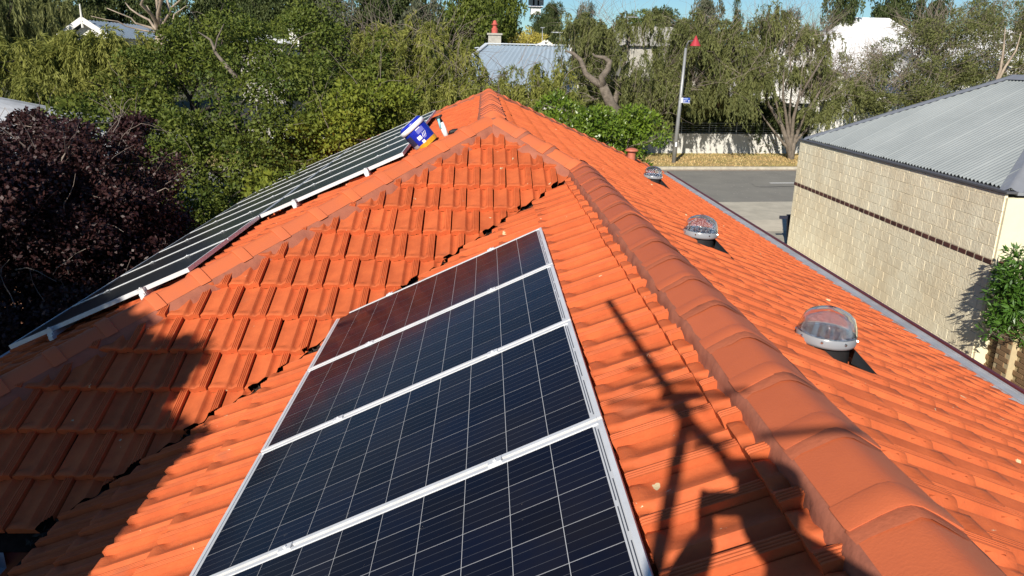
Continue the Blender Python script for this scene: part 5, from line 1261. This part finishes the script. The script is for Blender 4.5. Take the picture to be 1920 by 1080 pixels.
# grey-blue metal roof with red chimney pot
YR = 47
hA = empty('metal_roof_house', gb(980, YR), 'house with a blue grey corrugated metal roof and a red chimney pot', 'house')
r0 = at(913, 83, YR); r1 = at(1068, 91, YR); r1.z = r1.z; e0 = at(838, 150, YR - 4.5); e1_ = at(1045, 160, YR - 4.5)
e0 = Vector((r0.x - 3.0, YR - 4.2, r0.z - 2.5)); e1_ = Vector((r1.x + .1, YR - 4.2, r0.z - 2.5)); r1.z = r0.z
mb = MB(); corr(mb, e0, e1_, r1, r0, .38, .035); mb.build('roof', M_bsheet, hA)
mb = MB(); mb.bar(r0 + Vector((0, 0, .05)), r1 + Vector((0, 0, .05)), .3, .06); mb.bar(r0 + Vector((0, 0, .05)), e0 + Vector((0, 0, .05)), .25, .06); mb.build('ridge_flashing', M_wsheet, hA)
mb = MB(); mb.bar(r1, e1_ + Vector((0, 0, 0)), .12, .28); b2 = Vector((r1.x + .0, YR + 4, r1.z - 2.5)); mb.bar(r1, b2, .12, .28); mb.build('bargeboard', M_wwall, hA)
mb = MB(); mb.add([e0, r0, Vector((e0.x, YR + 4, e0.z)), Vector((r0.x, YR + .2, r0.z)), b2], [(0, 1, 2), (1, 3, 4, 2)]); mb.build('rear_roof', M_bsheet, hA)
mb = MB(); gx0, gx1 = e0.x + .5, e1_.x - .35; gzz = gh(0, YR); mb.box(((gx0 + gx1) / 2, YR, (e0.z + gzz) / 2 - .1), (gx1 - gx0, 7.4, e0.z - gzz)); mb.add([(gx1, YR - 3.7, e0.z - .1), (gx1, YR + 3.7, e0.z - .1), (gx1, YR, r0.z - .2)], [(0, 1, 2)]); mb.build('wall', M_wwall, hA)
for k in range(3): MB().box((gx1 + .02, YR - 2 + k * 2, gzz + 1.9), (.06, .8, 1.3)).build('window', M_win, hA)
for k in range(3): MB().box((gx0 + 2 + k * 3, YR - 3.73, gzz + 1.9), (1.0, .06, 1.3)).build('window', M_win, hA)
cb = r0 + Vector((.45, .2, 0)); ch = MB(); ch.box(cb + Vector((0, 0, .25)), (.75, .6, .6)); ch.box(cb + Vector((0, 0, .58)), (.9, .75, .10)); chm = ch.build('chimney', M_stone, hA)
MB().lathe([(.19, .62), (.18, .92), (.12, .94), (.13, 1.08), (.20, 1.10), (.20, 1.15), (.12, 1.17), (.12, 1.27), (.04, 1.36), (.0, 1.37)], 10, cb).build('chimney_pot', M_redb, chm, True)
MB().tube([at(890, 90, YR), at(898, 89, YR)], .03, 5).build('rail', M_wsheet, hA)
def aerial(u, v0, v1, Y, w, label, mtx=None):
    p = at(u, v0, Y); q = at(u, v1, Y); e = empty('tv_aerial', tuple(p), label, 'aerial'); mb = MB(); mb.tube([p, q], .025, 5); mb.build('mast', M_zinc, e)
    mb = MB(); mb.tube([q + Vector((-w / 2, 0, 0)), q + Vector((w / 2, 0, 0))], .03, 5)
    for i in range(6): x = -w / 2 + w * i / 5; mb.tube([q + Vector((x, -.35, .01)), q + Vector((x, .35, .01))], .015, 4)
    mb.build('boom', M_zinc, e)
aerial(1050, 88, 61, YR, 1.0, 'small television aerial on the ridge of the blue grey metal roof'); aerial(1177, 62, 32, 60, 1.5, 'thin television aerial against the trees, above the large weeping tree'); aerial(1017, 80, 52, 56, .25, 'thin pole with no cross bars between the yellow shrub and the aerial')
def gable_house(label, u, v, Y, w, d, rise, mt_roof, mt_wall, ridge='x', name='far_house', chim=None, eave=.35, finial=False, tall=None):
    """(u,v): middle of the ridge"""
    p = at(u, v, Y); gz_ = gh(p.x, Y) - .3 if tall is None else p.z - tall; e = empty(name, (p.x, Y, gz_), label, 'house'); ez = p.z - rise; mb = MB()
    if ridge == 'x': A_ = [(-w / 2, -d / 2), (w / 2, -d / 2), (w / 2, d / 2), (-w / 2, d / 2)]; R1 = Vector((p.x - w / 2 + eave * 0, Y, p.z)); R2_ = Vector((p.x + w / 2, Y, p.z))
    else: R1 = Vector((p.x, Y - d / 2, p.z)); R2_ = Vector((p.x, Y + d / 2, p.z))
    c = [Vector((p.x + a * w / 2, Y + b * d / 2, ez)) for a, b in ((-1, -1), (1, -1), (1, 1), (-1, 1))]
    if ridge == 'hip':
        R1 = Vector((p.x - w * .18, Y, p.z)); R2_ = Vector((p.x + w * .18, Y, p.z)); corr(mb, c[0], c[1], R2_, R1, .4, .012); mb.add([c[1], c[2], R2_], [(0, 1, 2)]); mb.add([c[2], c[3], R1, R2_], [(0, 1, 2, 3)]); mb.add([c[3], c[0], R1], [(0, 1, 2)])
    elif ridge == 'x': corr(mb, c[0], c[1], R2_, R1, .4, .02); corr(mb, c[2], c[3], R1, R2_, .4, .02)
    else: corr(mb, c[3], c[0], R1, R2_, .4, .02); corr(mb, c[1], c[2], R2_, R1, .4, .02)
    mb.build('roof', mt_roof, e); wl = MB(); wl.box((p.x, Y, (ez + gz_) / 2), (w - .8, d - .8, ez - gz_ - .02))
    if ridge == 'x':
        for s in (-1, 1): wl.add([(p.x + s * (w / 2 - .4), Y - d / 2 + .4, ez), (p.x + s * (w / 2 - .4), Y + d / 2 - .4, ez), (p.x + s * (w / 2 - .4), Y, p.z - .15)], [(0, 1, 2)])
    elif ridge == 'y':
        for s in (-1, 1): wl.add([(p.x - w / 2 + .4, Y + s * (d / 2 - .4), ez), (p.x + w / 2 - .4, Y + s * (d / 2 - .4), ez), (p.x, Y + s * (d / 2 - .4), p.z - .15)], [(0, 1, 2)])
        bb = MB(); yy = Y - d / 2 - .03; bb.bar((p.x, yy, p.z), (p.x - w / 2, yy, ez), .06, .26); bb.bar((p.x, yy, p.z), (p.x + w / 2, yy, ez), .06, .26); bb.build('bargeboard', M_wwall, e)
    wl.build('wall', mt_wall, e)
    for k in range(3):
        MB().box((p.x - w * .3 + k * w * .3, Y - d / 2 + .38, gz_ + 1.9), (.9, .08, 1.3)).build('window', M_win, e)
    if finial: MB().tube([(p.x, Y - d / 2 - .03, p.z - .4), (p.x, Y - d / 2 - .03, p.z + .1), (p.x, Y - d / 2 - .03, p.z + .75)], [.06, .05, .03], 6).build('finial', M_wwall, e)
    if chim:
        q = at(chim[0], chim[1], Y - .5); cc = MB(); cc.box((q.x, q.y, q.z - .6), (chim[2], chim[2], 1.5)); cc.box((q.x, q.y, q.z + .18), (chim[2] * 1.3, chim[2] * 1.3, .12)); cc.box((q.x, q.y, q.z + .32), (chim[2] * .5, chim[2] * .5, .25)); cc.build('chimney', M_wwall, e)
    return e
gable_house('small white gabled house with a pointed finial at the top left', 221, 43, 46, 2.6, 8, .85, M_bsheet, M_wwall, 'y', finial=True)
gable_house('low house with a pale roof and white chimney behind the broadleaf trees', 510, 66, 48, 3.2, 6, .5, M_wroof, M_stone, 'hip', chim=(553, 62, .55))
gable_house('big white roofed house at the upper right, highest on the rise', 1625, 33, 66, 10.5, 9, 3.0, M_wroof, M_wwall, 'hip')
gable_house('white house wing lower down behind the verge tree', 1575, 92, 60, 7.0, 8, 1.7, M_wroof, M_wwall, 'hip')
gable_house('white walled house half hidden behind the trees above the corrugated roof', 1665, 135, 56, 6.5, 8, 1.4, M_wsheet, M_wwall, 'x')
gable_house('grey roofed house glimpsed left of the lamp shade', 1225, 50, 66, 7, 8, 1.6, M_stone, M_stone, 'x')
gable_house('white gabled house with a pale striped chimney right of the lamp', 1455, 62, 58, 5.0, 8, 1.3, M_wroof, M_wwall, 'y', chim=(1481, 45, .8))
gable_house('white roofed house behind the trees at the far right', 1860, 55, 64, 9, 9, 2.6, M_wroof, M_wwall, 'hip')
gable_house('pale house low behind the right hand trees', 1770, 90, 58, 6, 8, 1.5, M_wroof, M_wwall, 'x')
gable_house('tiny white house on the skyline below the dome shaped tree', 1004, 9, 118, 2.2, 3, .35, M_wroof, M_wwall, 'hip', tall=1.4)
gable_house('white gable behind the yellow shrub and the metal roof', 1015, 80, 55, 2.6, 8, .9, M_wroof, M_wwall, 'y')
gable_house('white house below the weeping tree, right end of the metal roof house', 1085, 130, 50, 4.2, 7, 1.5, M_bsheet, M_wwall, 'y')
# grey corrugated roof just visible at the left border and through the plum
hL = empty('left_neighbour_house', gb(-40, 14), 'neighbouring house with a grey corrugated roof at the left border behind the plum', 'house')
a_ = at(-160, 330, 15.0); b_ = at(170, 300, 15.5); r_a = at(-60, 168, 19.0); 
pk = at(-40, 172, 18); q1 = at(42, 200, 16.2); q2 = at(190, 262, 14.6)
zE_ = CAMZ - 2.1
A1 = Vector((-16.5, 12.6, zE_)); A2 = Vector((-7.6, 12.6, zE_)); A3 = Vector((-7.6, 20.5, zE_)); RK1 = Vector((-11.4, 16.5, CAMZ - .78)); RK2 = Vector((-16.5, 16.5, CAMZ - .78))
mb = MB(); corr(mb, A1, A2, RK1, RK2, .28, .045); mb.build('roof', M_zinc, hL); mb = MB(); corr(mb, A2, A3, RK1, RK1 + Vector((0, .01, 0)), .28, .045); mb.build('roof', M_zinc, hL)
mb = MB(); mb.bar(RK1, A2, .35, .06); mb.bar(RK1, A3, .35, .06); mb.bar(RK2, RK1, .35, .06); mb.build('hip_flashing', M_zinc, hL)
MB().box((-12.2, 16.5, zE_ / 2), (8.4, 7.2, zE_ - .1)).build('wall', M_housewall, hL)
# garden wall, white, above the corrugated roof
gw = empty('garden_wall', gb(1620, 43.5), 'white garden wall with a slatted top, just above the lower end of the corrugated roof', 'wall'); p = at(1600, 218, nw + .5 + 0.6)
yb = (SO + S1 * 14 + S2 * (nw + .3)).y
MB().add(*sbox(s0 + 9.8, s0 + 18, nw + .4, nw + .6, 0, at(1640, 218, yb).z)).build('wall_panel', M_wwall, gw)

# ------------------------------------------------------------ behind the camera: what throws the shadows
def hitW(u, v): return onplane(u, v, (-T, 0, 1), ZN - T * XN + .03)
def hitF(u, v): return onplane(u, v, (0, -T, 1), ZM - T * YA + .03)
def hitL(u, v): return onplane(u, v, (-T, 0, 1), ZM - T * XM + .15)
shade_pts = []
edge_poly = [(195, 598), (232, 640), (262, 640), (275, 655), (300, 648), (318, 668), (352, 668), (372, 682), (352, 700), (325, 730), (300, 748), (262, 752), (250, 772), (268, 790), (300, 800), (345, 818), (372, 828), (352, 850), (330, 880), (296, 900), (280, 940), (240, 968), (222, 1008), (190, 1035), (165, 1065), (140, 1100)]
def inside(u, v):
    if v < 598: return False
    lim = None
    for (a, b), (c, d) in zip(edge_poly, edge_poly[1:]):
        if min(b, d) <= v <= max(b, d) and b != d:
            x = a + (c - a) * (v - b) / (d - b); lim = x if lim is None else max(lim, x)
    return lim is not None and u < lim
P3 = []
def add_shade(h, n, spread):
    for _ in range(n):
        s = random.uniform(5.5, 8.5); P3.append(h + SUN * s + Vector((random.gauss(0, spread), random.gauss(0, spread), random.gauss(0, spread))))
tries = 0
while len(P3) < 2600 and tries < 60000:
    tries += 1; u = random.uniform(-60, 375); v = random.uniform(598, 1100)
    if not inside(u, v) or not inside(u + 14, v): continue
    # which face is seen at this pixel
    hF = hitF(u, v); hW = hitW(u, v); dF = (hF - Vector((0, 0, CAMZ))).length; onF = (hF.y - YJ) > (hF.x - XN)
    h = hF if onF else hW
    if onF and (hF.y - YA) > (hF.x - XM): h = hitL(u, v)
    add_shade(h, 1, .02)
for _ in range(420):                          # over the near end of the lower left panels
    u = random.uniform(-60, 200); v = 600 + (200 - u) * .49 - random.uniform(5, 75)
    add_shade(hitL(u, v), 1, .03)
# the crown goes on beyond what is seen: over the left eave, the plum and the lower panels
for _ in range(3000):
    y = random.uniform(1.0, 8.6); x = random.uniform(-9.0, -2.9 - max(0, y - 4.2) * .42); z = CAMZ - 2.2
    add_shade(Vector((x, y, z)), 1, .1)
C = np.array([tuple(p) for p in P3]); K = len(C); n = 24; idx = np.repeat(np.arange(K), n)
u = unit(len(idx)); P_ = C[idx] + u * (rng.uniform(0, 1, (len(idx), 1)) ** .5) * .105; D = unit(len(idx)); V, F = leaf_quads(P_, D, .10 * rng.uniform(.7, 1.2, len(idx)), .066)
st = empty('shade_tree', (-6.8, -3.0, 0), 'leafy tree left of and behind the photographer whose shadow falls on the lower left tiles', 'tree')
link('crown', fastmesh('shade_crown', V, F, rng.uniform(0, 1, len(F))), L_broad, st)
tr = MB(); c0 = Vector(tuple(C.mean(axis=0))); c0.z += -.5; tr.tube([(-6.8, -3.0, -.1), (-6.7, -2.9, 2.5), (-6.4, -2.5, 4.6), tuple(c0)], [.3, .26, .2, .12], 10); tr.build('trunk', M_bark, st, True)
li = MB()
for k in range(0, K, 60): li.tube(wob((-6.5, -2.6, 4.4), C[k], 5, .06), [.07, .055, .045, .03, .02, .012], 5, False)
li.build('limbs', M_bark, st, True)

# antenna on the roof behind the photographer
A_s = 4.0; e = empty('roof_aerial', (-.5, -1.0, 4), 'television aerial behind the photographer whose shadow lies across the tiles', 'aerial')
hx = hitW(1286, 780) + SUN * A_s; ht = hitW(1140, 563) + SUN * A_s; 
mb = MB(); mb.tube([Vector((hx.x, hx.y, ZN + T * (hx.x - XN) - .05)), hx + Vector((0, 0, .02))], .024, 8); mb.build('mast', M_zinc, e)
mb = MB(); bdir = (ht - hx).normalized(); mb.tube([hx - bdir * .15, ht], [.02, .017], 6); mb.build('boom', M_zinc, e)
mb = MB()
for f, w in ((.10, .50), (.20, .26), (.32, .22), (.46, .18), (.60, .14)):
    p = hx.lerp(ht, f) ; mb.tube([p - Vector((w / 2, 0, 0)), p + Vector((w / 2 * (2.6 if f == .12 else 1), 0, 0))], .009, 5)
hr = hitW(1400, 900) + SUN * A_s; mb.tube([hx, hr], .020, 5); p = hitW(1240, 742) + SUN * A_s; q = hitW(1312, 738) + SUN * A_s; mb.tube([p, q], .022, 5); mb.box(hx + bdir * .06, (.05, .09, .04))
for (ua, va), (ub, vb) in (((1218, 768), (1325, 764)), ((1296, 838), (1372, 826)), ((1420, 822), (1620, 806)), ((1222, 724), (1300, 716))):
    mb.tube([hitW(ua, va) + SUN * A_s, hitW(ub, vb) + SUN * A_s], .012, 5)
mb.build('elements', M_zinc, e)

# the photographer, just behind the camera, holding the phone up
def skin_body(name, joints, edges, mt, parent, root=0, sub=2):
    me = bpy.data.meshes.new(name); me.from_pydata([j[:3] for j in joints], edges, []); o = bpy.data.objects.new(name, me); COL.objects.link(o)
    md = o.modifiers.new('skin', 'SKIN'); sv = me.skin_vertices[0].data
    for i, j in enumerate(joints): sv[i].radius = (j[3], j[4] if len(j) > 4 else j[3]); sv[i].use_root = (i == root)
    s = o.modifiers.new('sub', 'SUBSURF'); s.levels = sub; s.render_levels = sub; me.materials.append(mt)
    if parent: o.parent = parent; o.matrix_basis = wm(parent).inverted()
    return o
Hd = hitW(1440, 948) + SUN * 2.42            # middle of the head
hx_, hy_, hz_ = Hd
def rz(x): return ZN + T * (x - XN) + .03
pel = Vector((hx_ + .20, hy_ - .62, hz_ - .52))
per = empty('person', (pel.x, pel.y, rz(pel.x)), 'person in dark work clothes and cap bending forward on the roof, holding up a phone', 'person')
M_cloth = mat('navy_workwear', (.03, .035, .06), rough=.9, vary=.2); M_sk = mat('skin', (.45, .26, .18), rough=.55)
fl = Vector((pel.x - .16, pel.y + .02, 0)); fl.z = rz(fl.x) + .05; frt = Vector((pel.x + .20, pel.y + .06, 0)); frt.z = rz(frt.x) + .05
sh_z = hz_ - .18; HL = Vector((-.045, -.085, CAMZ + .0)); HR = Vector((.095, -.085, CAMZ + .01))
EL = hitW(1262, 1135) + SUN * 2.35; ER = hitW(1440, 1010) + SUN * 2.25
shc = Vector((hx_ + .03, hy_ - .20, hz_ - .17)); nl = Vector((hx_ - .15, hy_ - .22, hz_ - .20)); nr_ = Vector((hx_ + .22, hy_ - .18, hz_ - .18))
J_ = [(pel.x, pel.y, pel.z, .17, .14), *[(*pel.lerp(shc, .5), .18, .13)], (*pel.lerp(shc, .88), .19, .12), (*shc.lerp(Hd, .35), .06, .06), (*shc.lerp(Hd, .7), .055, .055),
      (*nl, .08, .08), (*EL, .062, .062), (HL.x - .02, HL.y - .05, HL.z - .05, .036, .036),
      (*nr_, .08, .08), (*ER, .062, .062), (HR.x + .02, HR.y - .05, HR.z - .05, .036, .036),
      (pel.x - .11, pel.y, pel.z - .08, .10, .10), (fl.x - .03, fl.y + .22, (fl.z + pel.z) / 2 + .02, .07, .07), (*fl, .045, .045), (fl.x - .01, fl.y + .17, fl.z - .01, .04, .03),
      (pel.x + .11, pel.y, pel.z - .08, .10, .10), (frt.x + .05, frt.y + .22, (frt.z + pel.z) / 2 + .02, .07, .07), (*frt, .045, .045), (frt.x + .01, frt.y + .17, frt.z + .02, .04, .03)]
E_ = [(0, 1), (1, 2), (2, 3), (3, 4), (2, 5), (5, 6), (6, 7), (2, 8), (8, 9), (9, 10), (0, 11), (11, 12), (12, 13), (13, 14), (0, 15), (15, 16), (16, 17), (17, 18)]
skin_body('body', J_, E_, M_cloth, per)
prof = [(0, -.120), (.040, -.112), (.058, -.08), (.070, -.03), (.075, .02), (.073, .06), (.058, .09), (.03, .108), (0, .113)]
mb = MB(); mb.lathe([(r, z) for r, z in prof], 20, Hd, Matrix.Diagonal((1, 1.22, 1))); mb.tube([Hd + Vector((0, .09, .0)), Hd + Vector((0, .118, -.022))], [.012, .016], 6)
for s in (-1, 1): mb.lathe([(.0, -.008), (.025, 0), (.0, .01)], 8, Hd + Vector((s * .08, -.005, -.005)), Matrix.Rotation(math.pi / 2, 3, 'Y'))
mb.build('head', M_sk, per, True)
mb = MB(); mb.lathe([(.079, .02), (.081, .05), (.068, .095), (.03, .122), (0, .125)], 20, Hd, Matrix.Diagonal((1, 1.2, 1))); mb.box(Hd + Vector((0, .14, .03)), (.14, .10, .012)); mb.build('cap', M_cloth, per, True)
for H_, s in ((HL, 1), (HR, -1)):
    w = H_ + Vector((-.02 * s, -.05, -.05)); j = [(w.x, w.y, w.z, .026, .022), (H_.x - .012 * s, H_.y - .015, H_.z - .015, .030, .018)]; ed = [(0, 1)]
    for k in range(4):
        b0 = Vector((H_.x - .012 * s, H_.y + .002, H_.z - .03 + k * .02)); n0 = len(j)
        j += [(b0.x, b0.y, b0.z, .010, .010), (b0.x - .005 * s, b0.y + .030, b0.z, .009, .009), (b0.x + .012 * s, b0.y + .045 - .003 * k, b0.z, .008, .008)]; ed += [(1, n0), (n0, n0 + 1), (n0 + 1, n0 + 2)]
    n0 = len(j); j += [(H_.x, H_.y - .015, H_.z + .03, .011, .011), (H_.x + .02 * s, H_.y - .012, H_.z + .045, .010, .010)]; ed += [(1, n0), (n0, n0 + 1)]
    skin_body('hand', j, ed, M_sk, per, 0, 1)
ph = empty('phone', (.02, -.075, CAMZ), 'black phone held up in both hands of the photographer', 'phone')
M_ph = mat('phone_glass', (.01, .01, .012), rough=.1)
MB().box((.025, -.07, CAMZ + .005), (.15, .009, .075)).build('case', M_ph, ph)

print("TRIS", sum(len(m_.polygons) for m_ in bpy.data.meshes) * 2)

print("PERSON", Hd, pel, fl, EL, ER)
